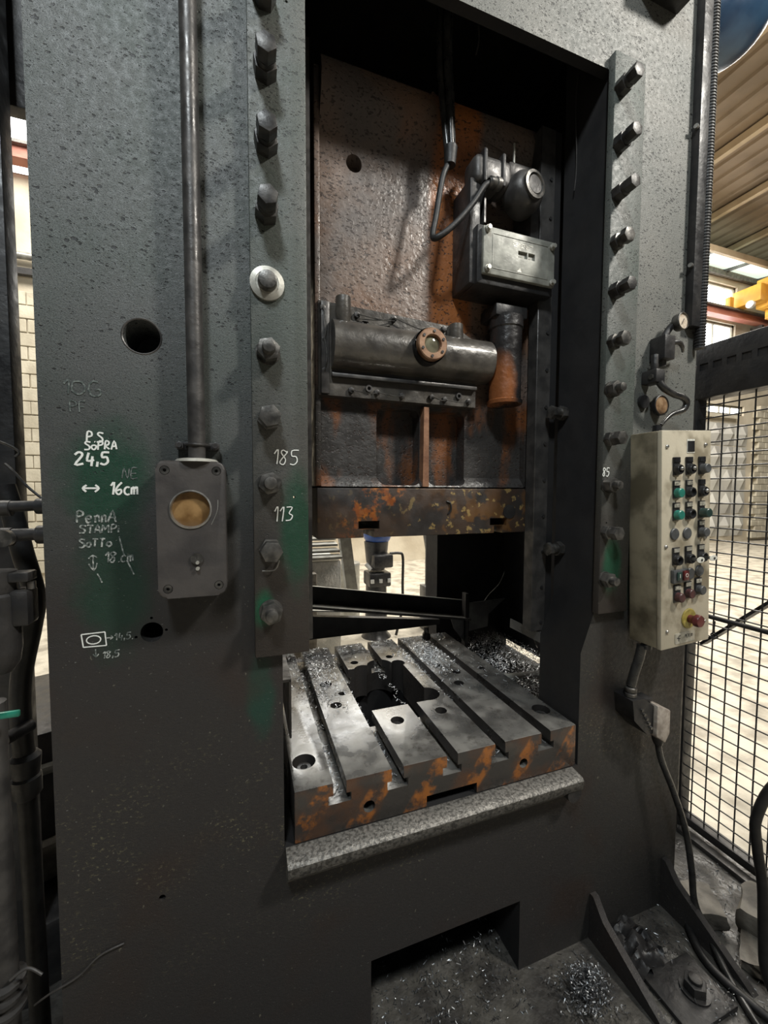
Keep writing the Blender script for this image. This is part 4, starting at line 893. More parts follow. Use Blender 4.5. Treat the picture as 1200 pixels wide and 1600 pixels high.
MB().tube([(1.42, 2.88, 0.90), (1.52, 2.88, 0.90), (1.565, 2.88, 0.86), (1.565, 2.88, 0.60), (1.56, 2.88, 0.3), (1.50, 2.9, 0.02)], 0.014, 10, 5).build('hose', 'rubber', rb)
MB().cyl((1.17, 2.92, 0.80), (1.22, 2.90, 0.74), 0.022, seg=14).build('knob', 'white_sheet', rb)
sk = empty('rear_guard_post', (1.75, 3.0, 0), None, 'grey sheet guard post at the right of the view behind the press', 'guard')
MB().prism([(1.90, 0.0), (2.0, 0.0), (2.0, 1.3), (1.83, 1.3), (1.90, 0.9)], 'y', 3.0, 3.04).build('guard_leaf', 'grey_sheet', sk)
MB().box(1.86, 2.02, 2.95, 3.10, 0.0, 0.50, 0.01).build('post_foot', 'grey_sheet', sk)

# ------------------------------------------------------------------ lubricator box on left upright
lb = empty('oil_sight_box', (-0.105, -0.035, 1.325), None, 'dark metal box with amber round sight glass, fixed on the left upright', 'sight box')
def rrect(x0, x1, z0, z1, r, n=6):
    P = []
    for cx, cz, a in ((x1-r, z1-r, 0), (x0+r, z1-r, 90), (x0+r, z0+r, 180), (x1-r, z0+r, 270)):
        for i in range(n+1): P.append((cx+r*math.cos(math.radians(a+90*i/n)), cz+r*math.sin(math.radians(a+90*i/n))))
    return P
boxm = simple('worn_brown_black_box_paint', (0.050, 0.046, 0.045), (0.075, 0.068, 0.064), 16, 0.42, 0.1, 0.0006, 120, 0.55)
bx = MB(); bx.prism(rrect(-0.173, -0.040, 1.3225, 1.612, 0.017), 'y', -0.001, -0.070)
bmesh.ops.bevel(bx.b, geom=[e for e in bx.b.edges if all(abs(v.co.y+0.070) < 1e-5 for v in e.verts)], offset=0.004, segments=3, profile=0.5, affect='EDGES')
bx = bx.build('box_body', boxm, lb)
cut(bx, [MB().cyl((-0.1085, -0.1, 1.510), (-0.1085, -0.055, 1.510), 0.0385, seg=48), *[MB().cyl((x, -0.1, z), (x, -0.064, z), 0.0095, seg=20) for x, z in ((-0.156, 1.592), (-0.057, 1.592), (-0.155, 1.343), (-0.056, 1.345))]])
MB().lathe([(0.0385, 0.0), (0.0415, 0.0), (0.041, 0.0025), (0.0385, 0.003), (0.0365, -0.006), (0.0372, -0.012)], (-0.1085, -0.0695, 1.510), (0, -1, 0), 48).build('bezel', 'steel', lb, label='bright worn bezel')
MB().lathe([(0.0, 0.0035), (0.02, 0.003), (0.0370, 0.0), (0.037, -0.002), (0.0, -0.002)], (-0.1085, -0.0585, 1.510), (0, -1, 0), 40).build('sight_glass', 'brass_glass', lb, label='amber sight glass')
for x, z in ((-0.156, 1.592), (-0.057, 1.592), (-0.155, 1.343), (-0.056, 1.345)):
    MB().lathe([(0.0035, 0.0), (0.0085, 0.0), (0.0085, 0.006), (0.0035, 0.006), (0.003, 0.001)], (x, -0.0642, z), (0, -1, 0), 20).build('corner_screw', 'bolt', lb)
MB().cyl((-0.098, -0.0702, 1.405), (-0.098, -0.074, 1.405), 0.0125, seg=28).build('lock_disc', 'bolt', lb)
MB().cyl((-0.097, -0.0742, 1.397), (-0.097, -0.079, 1.397), 0.0035, seg=12).build('rivet', 'washer', lb)
MB().cyl((-0.097, -0.0702, 1.384), (-0.097, -0.077, 1.384), 0.0038, seg=12).build('rivet', 'washer', lb)
MB().box(-0.0987, -0.0973, -0.0748, -0.0741, 1.405, 1.413).build('key_slot', 'ink', lb)
MB().tube([(-0.055, -0.0703, 1.530), (-0.056, -0.0703, 1.510), (-0.062, -0.0703, 1.492), (-0.069, -0.0703, 1.477)], 0.0009, 6, 4, flat=(0, 1, 0)).build('scratch', 'steel', lb)
MB().lathe([(0.018, 0), (0.045, 0.0), (0.04, 0.006), (0.028, 0.008), (0.018, 0.008)], (-0.098, -0.037, 1.6115), (0, 0, 1), 24).build('top_gasket', 'washer', lb)
# conduit
cd = empty('conduit_pipe', (-0.098, -0.04, 1.62), None, 'long vertical black conduit pipe running down the left upright into the sight box', 'pipe')
MB().cyl((-0.0975, -0.036, 1.6197), (-0.0975, -0.036, 3.55), 0.0175, seg=28).build('pipe', 'gunmetal', cd)
q = MB()
q.box(-0.140, -0.055, -0.012, -0.001, 1.640, 1.658, 0.002); q.tube([(-0.120, -0.012, 1.649), (-0.117, -0.040, 1.649), (-0.0975, -0.0565, 1.649), (-0.078, -0.040, 1.649), (-0.075, -0.012, 1.649)], 0.003, 8)
q.build('pipe_clamp', 'black_oil', cd)
for x in (-0.134, -0.061):
    q = MB(); q.cyl((x, -0.012, 1.649), (x, -0.022, 1.649), 0.0095, seg=6, bev=0.0008); q.cyl((x, -0.022, 1.649), (x, -0.028, 1.649), 0.005, seg=12); q.build('clamp_bolt', 'gunmetal', cd)

# ------------------------------------------------------------------ control panel
CP = (1.3165, -0.13, 1.400)
pl = empty('control_panel', CP, (0, math.radians(-2.8), 0), 'tall dirty cream operator control box with rows of buttons and a red stop knob', 'control panel')
Hh = 0.342
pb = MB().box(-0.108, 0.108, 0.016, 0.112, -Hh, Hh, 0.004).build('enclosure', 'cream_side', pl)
pd = MB().box(-0.110, 0.110, 0.0, 0.0155, -Hh, Hh, 0.003).build('front_door', 'cream', pl)
for i, (x, z) in enumerate(((-0.089, 0.293), (0.082, 0.297), (-0.092, -0.015), (0.085, 0.0), (-0.085, -0.285), (0.086, -0.276))):
    MB().lathe([(0, 0.005), (0.004, 0.0045), (0.0062, 0.002), (0.0062, 0), (0, 0)], (x, -0.0001, z), (0, -1, 0), 16).build('door_screw', 'steel', pl)
MB().box(-0.002, 0.032, -0.0012, -0.0001, 0.272, 0.315).build('display_frame', 'white_tag', pl)
MB().box(0.000, 0.030, -0.0025, -0.0013, 0.276, 0.309).build('display', 'black_plastic', pl, label='blank black display')
COLX = (-0.050, 0.006, 0.064)
def base(x, z, tagc='tag', w=0.030, h=0.018, dz=0.029):
    fr = MB().box(x-w/2, x+w/2, -0.005, -0.0001, z+dz-h/2, z+dz+h/2, 0.0015).build('label_frame', 'black_plastic', pl)
    MB().box(x-w/2+0.003, x+w/2-0.003, -0.0062, -0.0051, z+dz-h/2+0.003, z+dz+h/2-0.003).build('label_card', tagc, fr, smooth=False)
    MB().box(x-w/2, x+w/2, -0.004, -0.0001, z-0.018, z+dz-h/2, 0.002).build('button_base', 'black_plastic', pl)
def ring(x, z): return MB().lathe([(0.0105, 0.0), (0.0155, 0.0), (0.0155, 0.010), (0.0135, 0.013), (0.0105, 0.013), (0.009, 0.004)], (x, -0.004, z), (0, -1, 0), 24).build('switch_ring', 'black_plastic', pl)
def toggle(x, z):
    base(x, z, 'black_plastic'); r_ = ring(x, z)
    MB().sphere((x+0.002, -0.016, z+0.002), 0.0065, 16).build('toggle_tip', 'steel', r_)
def pushb(x, z, mt, L=0.026, tagc='tag'):
    L = L*0.62
    base(x, z, tagc)
    MB().lathe([(0.0, L), (0.0125, L), (0.0145, L-0.002), (0.0150, L-0.010), (0.0145, 0.0), (0, 0)], (x, -0.004, z), (0, -1, 0), 28).build('push_button', mt, pl)
def rotary(x, z):
    base(x, z); r_ = ring(x, z)
    MB().cyl((x, -0.006, z), (x, -0.010, z), 0.009, seg=20).build('rotary_core', 'black_oil', r_)
def plug(x, z):
    MB().lathe([(0.0, 0.005), (0.0165, 0.005), (0.0185, 0.003), (0.0185, 0.0), (0, 0)], (x, -0.0001, z), (0, -1, 0), 28).build('blanking_plug', 'grey_plastic', pl)
zA, zB, zC, zD, zE, zF, zG = 0.222, 0.150, 0.082, 0.026, -0.052, -0.108, -0.178
toggle(COLX[0], zA); toggle(COLX[1], zA); pushb(COLX[2], zA, 'grey_plastic', 0.03, 'black_plastic')
pushb(COLX[0], zB, 'green_cap'); rotary(COLX[1], zB); toggle(COLX[2], zB)
pushb(COLX[0], zC, 'green_cap'); rotary(COLX[1], zC); pushb(COLX[2], zC, 'dark_green_cap', 0.038)
plug(COLX[0]-0.006, zD-0.004); plug(COLX[1]-0.006, zD-0.006); pushb(COLX[2], zD-0.006, 'grey_plastic', 0.028)
base(COLX[0], zE-0.006, 'alu_plate'); ring(COLX[0], zE-0.008)
for i, cx in enumerate((COLX[1], COLX[2])):
    base(cx, zE-0.006, 'alu_plate'); r_ = ring(cx, zE-0.008)
    MB().box(cx-0.001, cx+0.001, -0.034, -0.012, zE-0.013, zE-0.003).build('key', 'steel', r_)
    t_ = MB(); t_.lathe([(0.0, -0.001), (0.0145, -0.001), (0.0145, 0.001), (0.0, 0.001)], (0, 0, 0), (0, -1, 0), 24)
    for v in t_.b.verts: v.co = Vector((v.co.x*1.15+cx+0.004, v.co.y-0.036, v.co.z*0.62+zE-0.008))
    o_ = t_.build('key_tag', 'white_tag', r_)
    MB().cyl((cx+0.008, -0.0371, zE-0.009), (cx+0.008, -0.038, zE-0.009), 0.004, seg=12).build('key_hole', 'ink', r_)
dd = MB().box(-0.072, -0.002, -0.012, -0.0001, zF-0.024, zF+0.018, 0.003).build('double_switch', 'grey_plastic', pl)
MB().box(-0.060, -0.042, -0.016, -0.0121, zF-0.014, zF+0.012, 0.001).build('start_key', 'dark_green_cap', dd)
MB().box(-0.034, -0.012, -0.018, -0.0121, zF-0.016, zF+0.014, 0.001).build('stop_key', 'red_cap', dd)
MB().lathe([(0.0045, 0), (0.006, 0), (0.006, 0.0008), (0.0045, 0.0008)], (-0.023, -0.0181, zF), (0, -1, 0), 16).build('stop_symbol', 'white_tag', dd)
MB().box(-0.0515, -0.0495, -0.0168, -0.0161, zF-0.006, zF+0.006).build('start_symbol', 'white_tag', dd)
plug(COLX[2]-0.006, zF+0.002); plug(COLX[1]+0.010, zF-0.002)
pushb(COLX[0]+0.006, zG, 'dull_red_cap', 0.026); pushb(COLX[1]-0.002, zG+0.006, 'dull_red_cap', 0.024); pushb(COLX[2]-0.012, zG+0.012, 'grey_plastic', 0.026)
ez = -0.256
MB().lathe([(0.0, 0.004), (0.030, 0.004), (0.0325, 0.002), (0.0325, 0), (0, 0)], (0.012, -0.0001, ez), (0, -1, 0), 36).build('stop_ring', 'yellow', pl)
es = MB().lathe([(0.013, 0.004), (0.013, 0.018), (0.015, 0.021), (0.0195, 0.024), (0.0195, 0.034), (0.017, 0.038), (0.0, 0.039)], (0.012, 0, ez), (0, -1, 0), 32).build('emergency_stop', 'red_cap', pl, label='dark red mushroom stop knob')
npl = MB(); npl.prism(rrect(-0.050, 0.040, -0.332, -0.298, 0.004), 'y', -0.0015, -0.0001); npl = npl.build('name_plate', 'alu_plate', pl)
def plate_text(text, x, z, h, par, r=0.0009):
    mb = MB(); cx = 0
    for ch_ in text:
        for s_ in F.get(ch_, []): mb.tube([(x+(cx+u)*h, -0.0018, z+v*h) for u, v in s_], r, 6, 2, flat=(0, 1, 0))
        cx += ADV.get(ch_, .72)
    mb.build('plate_lettering', 'ink', par)
plate_text('PETERI', -0.006, -0.316, 0.0095, npl); plate_text('F', -0.034, -0.324, 0.017, npl, 0.0014); plate_text('-', -0.042, -0.320, 0.014, npl, 0.0014)
MB().cyl((-0.050, 0.06, 0.3422), (-0.050, 0.06, 0.366), 0.014, 0.012, 16).build('top_gland', 'black_plastic', pl)
MB().tube([(-0.098, 0.062, -0.343), (-0.094, 0.06, -0.352), (-0.094, 0.06, -0.36)], 0.015, 12, 3).build('bottom_gland', 'black_plastic', pl)
# cable below the panel, connector
MB().tube([(1.232, -0.060, 1.045), (1.228, -0.055, 1.00), (1.215, -0.050, 0.95), (1.208, -0.045, 0.905)], 0.0145, 14, 6).build('panel_cable', 'cable_gloss', None, 'thick black cable dropping from the bottom of the control box', 'cable')
pc = empty('plug_connector', (1.26, -0.04, 0.74), None, 'grimy beige multi-pin plug with black socket, on the right upright below the control box', 'connector')
MB().lathe([(0.013, 0.0), (0.018, 0.002), (0.018, 0.012), (0.015, 0.014), (0.018, 0.018), (0.018, 0.030), (0.012, 0.034)], (1.208, -0.045, 0.868), (0, 0, 1), 20).build('cable_gland', 'bolt', pc)
MB().prism([(1.185, 0.868), (1.235, 0.868), (1.282, 0.835), (1.282, 0.742), (1.255, 0.742), (1.195, 0.80)], 'y', -0.072, -0.001).build('socket_body', 'black_oil', pc)
for i in range(5): MB().cyl((1.225+i*0.011, -0.072, 0.832-i*0.017), (1.225+i*0.011, -0.078, 0.832-i*0.017), 0.005, seg=10).build('pin_screw', 'bolt', pc)
MB().box(1.255, 1.290, -0.062, -0.020, 0.845, 0.857, 0.002).build('latch', 'black_oil', pc)
hd = MB(); hd.prism([(1.2825, 0.842), (1.345, 0.815), (1.345, 0.735), (1.325, 0.705), (1.2825, 0.735)], 'y', -0.085, -0.015)
bmesh.ops.bevel(hd.b, geom=list(hd.b.edges), offset=0.004, segments=2, profile=0.5, affect='EDGES')
hd.build('plug_hood', 'plug_pink', pc, label='beige metal hood')
MB().lathe([(0.010, 0.0), (0.014, 0.004), (0.018, 0.020), (0.018, 0.036)], (1.340, -0.05, 0.676), (-0.15, 0, 1), 20).build('strain_relief', 'gunmetal', pc)
MB().tube([(1.338, -0.05, 0.684), (1.352, -0.055, 0.62), (1.40, -0.07, 0.50), (1.445, -0.085, 0.36), (1.468, -0.095, 0.22), (1.475, -0.105, 0.11), (1.468, -0.155, 0.05), (1.42, -0.25, 0.018), (1.37, -0.36, 0.014), (1.33, -0.50, 0.014)], 0.0105, 12, 6).build('supply_cable', 'cable_gloss', None, 'black supply cable running from the beige plug down to the floor', 'cable')

# gauges, air fittings -------------------------------------------
ga = empty('pressure_gauge', (1.345, -0.03, 2.05), None, 'round pressure gauge with pale face, high on the right upright above the control box', 'gauge')
MB().lathe([(0, 0), (0.027, 0.0), (0.028, 0.004), (0.028, 0.022), (0.0255, 0.024), (0.0245, 0.019), (0, 0.019)], (1.368, -0.035, 2.112), (0.05, -1, 0), 32).build('case', 'bolt', ga)
MB().lathe([(0, 0.0198), (0.0245, 0.0198), (0.0245, 0.019), (0, 0.019)], (1.368, -0.035, 2.112), (0.05, -1, 0), 32).build('dial', 'gauge_face', ga, label='pale pinkish dial')
MB().bar((1.362, -0.0560, 2.100), (1.374, -0.0555, 2.120), 0.0015, 0.001, (0, 1, 0)).build('needle', 'ink', ga)
MB().tube([(1.356, -0.032, 2.108), (1.335, -0.03, 2.085), (1.322, -0.028, 2.06)], 0.011, 12, 3).build('stem', 'black_oil', ga)
av = empty('air_valve_stack', (1.31, -0.03, 1.93), None, 'stack of black air valve fittings on the right upright between two gauges', 'valve')
MB().box(1.292, 1.340, -0.055, -0.001, 1.985, 2.062, 0.004).build('valve_block', 'black_oil', av)
MB().cyl((1.318, -0.03, 1.984), (1.318, -0.03, 1.965), 0.011, seg=6).build('hex_fitting', 'gunmetal', av)
MB().tube([(1.334, -0.045, 2.040), (1.36, -0.05, 2.044), (1.385, -0.045, 2.034), (1.41, -0.03, 2.026)], 0.007, 10, 5, radii=[0.010, 0.008, 0.006, 0.004]).build('lever', 'black_oil', av)
MB().cyl((1.274, -0.035, 1.998), (1.274, -0.035, 1.930), 0.011, seg=14, bev=0.001).build('nipple', 'black_oil', av)
MB().box(1.258, 1.300, -0.055, -0.001, 1.905, 1.950, 0.006).build('elbow_block', 'black_oil', av)
MB().cyl((1.254, -0.038, 1.925), (1.264, -0.038, 1.925), 0.009, seg=6).build('hex_fitting', 'bolt', av)
gb = empty('lower_pressure_gauge', (1.31, -0.02, 1.82), None, 'browned round gauge behind the looped hose, just above the control box', 'gauge')
MB().lathe([(0, 0), (0.034, 0.0), (0.034, 0.012), (0.031, 0.014), (0.029, 0.010), (0, 0.010)], (1.330, -0.012, 1.842), (0.0, -1, 0), 32).build('case', 'black_oil', gb)
MB().lathe([(0, 0.0108), (0.029, 0.0108), (0.029, 0.0102), (0, 0.0102)], (1.330, -0.012, 1.842), (0, -1, 0), 32).build('dial', 'gauge_brown', gb, label='brown stained dial')
MB().lathe([(0, 0), (0.022, 0.0), (0.022, 0.010), (0, 0.012)], (1.268, -0.001, 1.852), (0.0, -1, 0), 24).build('side_boss', 'black_oil', gb)
MB().tube([(1.272, -0.055, 1.905), (1.285, -0.062, 1.885), (1.325, -0.066, 1.868), (1.370, -0.066, 1.860), (1.392, -0.062, 1.845), (1.380, -0.058, 1.822), (1.335, -0.054, 1.806), (1.300, -0.056, 1.782), (1.275, -0.064, 1.765)], 0.0095, 12, 7, radii=[0.011, 0.0105, 0.010, 0.010, 0.010, 0.010, 0.008, 0.006, 0.005]).build('looped_hose', 'cable_gloss', None, 'black hose looping in front of the browned gauge above the control box', 'hose')
# cable conduit along the right edge of the press
ec = empty('edge_cable_duct', (1.47, -0.03, 2.13), None, 'black ribbed cable duct running up the right edge of the press', 'duct')
MB().box(1.452, 1.497, -0.028, -0.001, 2.12, 3.55, 0.003).build('duct', 'black_oil', ec)
rib = [(0.0, 0.0)]; z = 0.0
while z < 1.5: rib += [(0.0170, z), (0.0170, z+0.004), (0.0145, z+0.0055), (0.0145, z+0.0085)]; z += 0.010
rib.append((0.0, z))
MB().lathe(rib, (1.507, -0.02, 2.05), (0.0, 0, 1), 14).build('ribbed_hose', 'rubber', ec)
for z in (2.32, 2.77): MB().cyl((1.449, -0.02, z), (1.437, -0.024, z), 0.007, seg=12).build('clip_screw', 'steel', ec)
# blue air vessel
bv = empty('air_vessel', (3.0, 0.9, 4.25), None, 'dark blue rounded air vessel high behind the right edge of the press', 'tank')
MB().lathe([(0, 0)]+[(0.25*math.sin(math.radians(a)), 0.20-0.20*math.cos(math.radians(a))) for a in range(10, 91, 8)]+[(0.25, 0.25), (0.25, 0.9), (0, 1.0)], (2.84, 0.80, 4.25), (0.0, 0, 1), 40).build('vessel_body', 'blue', bv)
MB().cyl((2.82, 0.80, 5.2), (2.82, 0.80, 8.74), 0.05, seg=14).build('hanger_pipe', 'rubber', bv)

# ------------------------------------------------------------------ mesh cage on the right (plane X = 1.9)
cg = empty('mesh_guard', (1.9, -0.4, 0), None, 'black steel mesh guard panel standing right of the press', 'guard')
YA, YB = 0.235, -1.0
MB().box(1.885, 1.945, YA-0.012, YA+0.030, 0.0, 2.17, 0.003).build('post', 'black_oil', cg)
MB().box(1.81, 1.86, 0.215, 0.26, 0.0, 2.10, 0.003).build('post', 'gunmetal', cg)
hd_ = MB().box(1.88, 1.97, YB, YA+0.012, 1.955, 2.182, 0.006).build('top_hood', 'black_oil', cg)
cut(hd_, [MB().box(1.86, 1.886, 0.185-i*0.052, 0.218-i*0.052, 2.075, 2.105) for i in range(8)])
MB().box(1.886, 1.93, YB, YA-0.013, 0.03, 0.065, 0.003).build('bottom_rail', 'black_oil', cg)
MB().box(1.84, 1.88, YB, YA-0.03, 0.0, 0.022, 0.002).build('floor_angle', 'gunmetal', cg)
MB().cyl((1.893, YA-0.0125, 1.012), (1.893, YB, 1.012), 0.010, seg=12).build('brace_rail', 'black_oil', cg)
vw = None
for i in range(23):
    y = YA - 0.046 - i*0.056
    if vw is None:
        vw = MB().cyl((0, 0, 0.05), (0, 0, 1.96), 0.0032, seg=6).build('wire', 'black_oil', cg, org=(0, 0, 0)); vw.location = Vector((1.905, y, 0))-ORG[cg.name]
    else: inst(vw, cg, (1.905, y, 0))
hw = None
for i in range(36):
    z = 0.085 + i*0.0525
    if hw is None:
        hw = MB().cyl((0, YA-0.012, 0), (0, YB, 0), 0.0030, seg=6).build('wire', 'black_oil', cg, org=(0, 0, 0)); hw.location = Vector((1.900, 0, z))-ORG[cg.name]
    else: inst(hw, cg, (1.900, 0, z))
MB().bar((1.955, 0.20, 0.865), (1.955, -0.35, 1.45), 0.012, 0.045, (1, 0, 0)).build('diagonal_bar', 'black_oil', cg)
MB().tube([(1.889, 0.118, 1.0), (1.887, 0.118, 0.955), (1.887, 0.104, 0.935), (1.887, 0.118, 0.925), (1.887, 0.13, 0.938), (1.887, 0.118, 0.952)], 0.0028, 6, 4).build('chain_link', 'black_oil', cg)
MB().tube([(1.62, -0.66, 0.93), (1.50, -0.42, 0.80), (1.447, -0.33, 0.72), (1.408, -0.30, 0.60), (1.418, -0.30, 0.50), (1.455, -0.30, 0.36), (1.472, -0.30, 0.20), (1.48, -0.31, 0.08), (1.50, -0.36, 0.02), (1.60, -0.55, 0.016)], 0.0135, 12, 6).build('drop_hose', 'rubber', None, 'thick black hose curving down in front of the mesh guard at the right', 'hose')

# ------------------------------------------------------------------ floor things, right
MB().box(-0.9, 2.02, -0.9, 1.6, 0.0002, 0.002).build('oil_and_shade_sheet', 'floor_dark', floor)  # darker floor sheet: oil, plus the shadow of press and cage painted in
ab = empty('anchor_bolt', (1.27, -0.235, 0.002), None, 'large greasy anchor nut on a plate on the floor by the press foot', 'bolt')
MB().box(1.17, 1.37, -0.30, -0.15, 0.003, 0.018, 0.003).build('base_plate', 'black_oil', ab)
MB().cyl((1.285, -0.232, 0.0182), (1.285, -0.232, 0.024), 0.040, seg=28).build('washer', 'black_oil', ab)
MB().cyl((1.285, -0.232, 0.0242), (1.285, -0.232, 0.052), 0.032, 0.031, 6, 0.002).build('nut', 'black_oil', ab)
MB().cyl((1.285, -0.232, 0.0522), (1.285, -0.232, 0.062), 0.018, seg=20, bev=0.002).build('stud', 'bolt_dark', ab)
def rock(x, y, z, sx_, sy_, sz_, seed, name, mt, label, cat, rz=0.0):
    b = bmesh.new(); bmesh.ops.create_cube(b, size=1); bmesh.ops.subdivide_edges(b, edges=b.edges, cuts=4, use_grid_fill=True)
    for v in b.verts:
        n_ = mnoise.noise_vector(v.co*1.6+Vector((seed, seed*2, 0)))*0.16 + mnoise.noise_vector(v.co*5+Vector((seed, 0, 1)))*0.04
        v.co = v.co + n_; v.co = Vector((v.co.x*sx_, v.co.y*sy_, v.co.z*sz_))
    mz = min(v.co.z for v in b.verts)
    q = MB(); q.add(b, Matrix.Translation((x, y, z-mz)) @ Matrix.Rotation(rz, 4, 'Z')); return q.build(name, mt, None, label, cat)
rock(1.70, -0.20, 0.003, 0.15, 0.13, 0.10, 2.0, 'concrete_block', 'stone', 'pale broken concrete block on the floor against the mesh guard', 'rubble', 0.3)
rock(1.58, -0.23, 0.003, 0.14, 0.07, 0.035, 5.0, 'concrete_slab', 'stone', 'flat pale concrete fragment on the floor in front of the broken block', 'rubble', 0.5)
rock(1.56, -0.08, 0.003, 0.11, 0.09, 0.06, 8.0, 'rubble_piece', 'stone', 'grey lump of rubble beside the second foot gusset', 'rubble', 1.0)
rock(1.60, -0.46, 0.003, 0.20, 0.07, 0.03, 11.0, 'stone_strip', 'floor_dark', 'long dark greasy slab on the floor at the bottom right corner', 'rubble', 0.9)
# crumpled greasy cloth
b = bmesh.new(); bmesh.ops.create_grid(b, x_segments=26, y_segments=26, size=0.10)
for v in b.verts:
    r_ = v.co.length/0.10; n_ = mnoise.noise(v.co*22)*0.035+mnoise.noise(v.co*50+Vector((3, 1, 0)))*0.015
    v.co = Vector((v.co.x*0.95, v.co.y*0.8, max(0.0, 0.055*(1-r_*0.8)+n_)))
q = MB(); q.add(b, Matrix.Translation((1.205, -0.080, 0.006)))
q.build('greasy_rag', 'black_oil', None, 'crumpled dark greasy rag on the floor between the two foot gussets', 'rag')
MB().tube([(1.455, -0.10, 0.02), (1.40, -0.20, 0.018), (1.42, -0.34, 0.018), (1.47, -0.46, 0.018), (1.52, -0.62, 0.018)], 0.012, 10, 6).build('floor_hose', 'rubber', None, 'black hose lying on the floor between the anchor nut and the stone strip', 'hose')

# ------------------------------------------------------------------ left side
lpst = empty('side_post', (-0.64, 0.40, 0), None, 'black vertical steel post at the left edge, upper part', 'post')
MB().box(-0.70, -0.606, 0.40, 0.46, 0.0, 3.5, 0.003).build('post', 'black_oil', lpst)
hh = empty('left_hose_run', (-0.5, 0.15, 0.05), None, 'thick black hose with a coupling running down beside the left edge of the press', 'hose')
MB().tube([(-0.520, 0.15, 1.56), (-0.507, 0.15, 1.50), (-0.492, 0.15, 1.409), (-0.472, 0.15, 1.302), (-0.481, 0.15, 1.227), (-0.502, 0.15, 1.121), (-0.508, 0.15, 1.029), (-0.504, 0.15, 0.887)], 0.021, 14, 6).build('upper_hose', 'rubber', hh)
MB().lathe([(0, 0), (0.022, 0), (0.029, 0.01), (0.029, 0.05), (0.025, 0.055), (0.027, 0.06), (0.030, 0.10), (0.022, 0.11), (0, 0.11)], (-0.503, 0.15, 0.815), (0, 0, 1), 20).build('coupling', 'black_oil', hh)
MB().tube([(-0.503, 0.15, 0.83), (-0.500, 0.15, 0.56), (-0.497, 0.15, 0.23), (-0.49, 0.15, 0.02)], 0.020, 14, 5).build('lower_hose', 'rubber', hh)
fp = empty('front_pipe', (-0.5, 0.05, 0), None, 'grey-black vertical pipe with ringed flange at the lower left edge', 'pipe')
MB().cyl((-0.510, 0.05, 0.0), (-0.510, 0.05, 1.10), 0.021, seg=24).build('pipe', 'gunmetal', fp)
for z in (0.40, 0.43, 0.46): MB().lathe([(0.02, 0), (0.033, 0.004), (0.034, 0.014), (0.02, 0.018)], (-0.510, 0.05, z), (0, 0, 1), 24).build('flange_ring', 'gunmetal', fp)
fb = empty('air_filter_unit', (-0.47, 0.02, 1.17), None, 'black air filter bowl with round knob beside the left edge of the press', 'filter')
MB().lathe([(0, 0), (0.018, 0.0), (0.030, 0.02), (0.034, 0.05), (0.034, 0.16), (0.028, 0.165), (0.030, 0.17), (0.030, 0.21), (0, 0.215)], (-0.478, 0.02, 1.175), (0, 0, 1), 28).build('bowl', 'black_oil', fb)
MB().box(-0.456, -0.422, 0.0, 0.05, 1.27, 1.345, 0.008).build('side_body', 'black_oil', fb)
MB().cyl((-0.424, 0.02, 1.345), (-0.424, 0.02, 1.36), 0.008, seg=12).build('bolt', 'bolt', fb)
MB().box(-0.455, -0.42, 0.0, 0.04, 1.362, 1.382, 0.004).build('top_clamp', 'black_oil', fb)
for i, (z, r_) in enumerate(((1.512, 0.011), (1.452, 0.013))):
    q = MB(); q.tube([(-0.53, 0.05, z), (-0.47, 0.04, z+0.003), (-0.393, 0.03, z+0.006)], r_, 14, 5, radii=[r_, r_*1.1, r_*0.9])
    q.cyl((-0.412, 0.032, z+0.004), (-0.394, 0.03, z+0.004), r_*1.5, seg=16); q.cyl((-0.48, 0.04, z), (-0.46, 0.04, z), r_*1.5, seg=16)
    q.build('stub_pipe', 'black_oil', None, ('upper' if i == 0 else 'lower')+' short black stub pipe joining the left side of the press', 'pipe')
MB().cyl((-0.462, 0.02, 1.452), (-0.462, 0.005, 1.452), 0.017, seg=20).build('hose_clip', 'bolt', fb)
MB().tube([(-0.52, 0.06, 1.66), (-0.48, 0.06, 1.650), (-0.452, 0.06, 1.632), (-0.458, 0.06, 1.62)], 0.0028, 6).build('thin_wire', 'bolt', None, 'thin pale wire curl at the far left edge above the stub pipes', 'wire')
MB().tube([(-0.472, 0.05, 1.605), (-0.455, 0.05, 1.585), (-0.435, 0.05, 1.557), (-0.405, 0.04, 1.530)], 0.0028, 6).build('thin_wire', 'black_oil', None, 'thin black wire running down to the left edge of the press', 'wire')
gv = empty('lever_valve', (-0.47, 0.02, 1.08), None, 'valve with teal green lever at the left edge', 'valve')
MB().box(-0.53, -0.444, -0.002, 0.006, 1.084, 1.098, 0.003).build('lever', 'teal', gv)
MB().cyl((-0.515, 0.006, 1.089), (-0.515, 0.045, 1.089), 0.018, seg=18).build('valve_body', 'black_oil', gv)
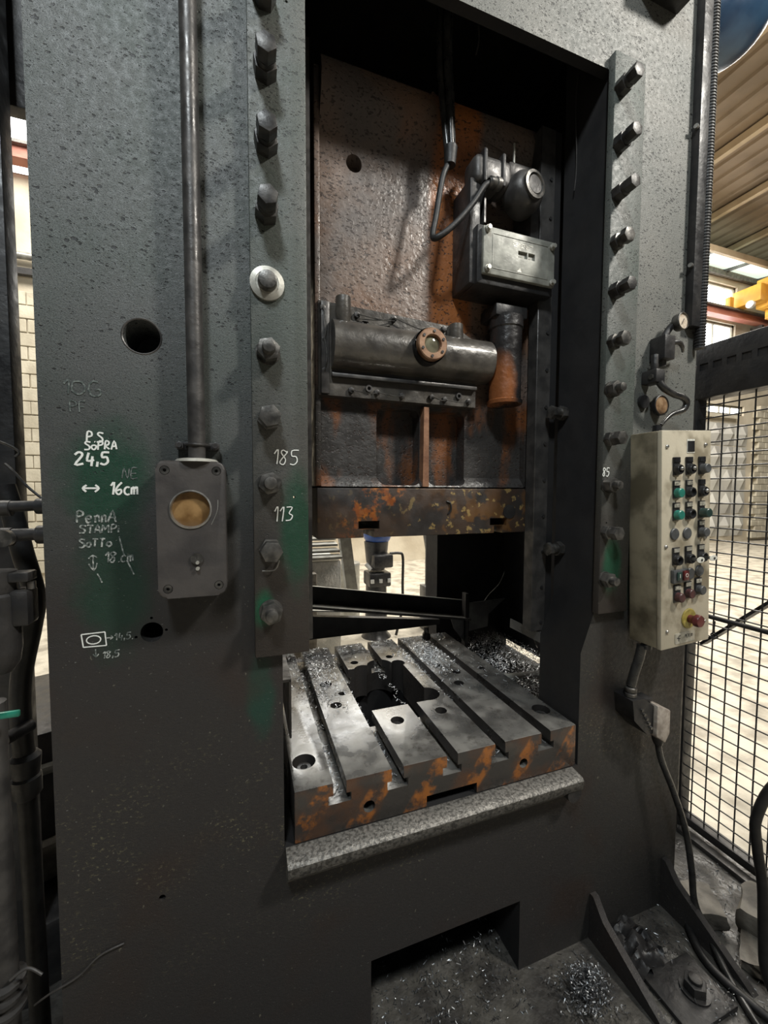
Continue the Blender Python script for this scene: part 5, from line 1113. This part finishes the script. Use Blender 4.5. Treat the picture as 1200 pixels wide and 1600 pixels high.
MB().cyl((-0.513, 0.09, 0.995), (-0.485, 0.14, 0.995), 0.014, seg=14).build('cross_fitting', 'black_oil', None, 'short black cross fitting between front pipe and hose coupling', 'fitting')
mbx = empty('hydraulic_unit', (-0.98, 0.62, 0), (0, 0, math.radians(20)), 'low black oily hydraulic unit with pale worn ledges behind the left pipes', 'machine')
MB().box(-0.35, 0.40, -0.12, 0.45, 0.0, 0.73, 0.01).build('tank', 'black_oil', mbx)
MB().box(-0.35, 0.41, -0.15, -0.1201, 0.60, 0.625, 0.002).build('ledge', 'galv', mbx)
MB().box(-0.35, 0.41, -0.16, -0.1201, 0.24, 0.36, 0.002).build('ledge', 'stone', mbx)
MB().box(-0.75, 0.6, -0.30, -0.121, 0.0, 0.21, 0.01).build('foot', 'black_oil', mbx)
vn = MB(); vn.tube([(-0.45, 0.02, 0.425), (-0.415, 0.0, 0.46), (-0.36, -0.006, 0.485), (-0.32, -0.004, 0.515), (-0.272, -0.003, 0.525)], 0.002, 8, 5)
vn.build('frayed_string', 'gunmetal', None, 'thin frayed grey string lying against the foot of the left upright', 'cord')
MB().tube([(-0.49, 0.02, 0.50), (-0.46, 0.02, 0.515), (-0.43, 0.01, 0.50)], 0.003, 8, 5).build('frayed_string', 'gunmetal', None, 'short grey string loop around the ringed flange at bottom left', 'cord')
MB().box(-0.80, -0.40, 0.50, 0.55, 2.66, 3.4, 0.006).build('upper_bracket', 'black_oil', None, 'black bracket at the top left edge beside the press', 'bracket')
# repeats of a kind share a group
for o in C.objects:
    if o.parent or o.get('kind'): continue
    st_ = o.name.split('.')[0]
    g = {'stub_pipe': 'short stub pipes on the left side of the press', 'loose_wire': 'loose wire ends hanging inside the press', 'thin_wire': 'thin wires at the left edge',
         'frayed_string': 'frayed strings at the foot of the left upright', 'concrete_block': 'rubble on the floor at the lower right', 'concrete_slab': 'rubble on the floor at the lower right',
         'rubble_piece': 'rubble on the floor at the lower right', 'stone_strip': 'rubble on the floor at the lower right'}.get(st_)
    if g: o['group'] = g
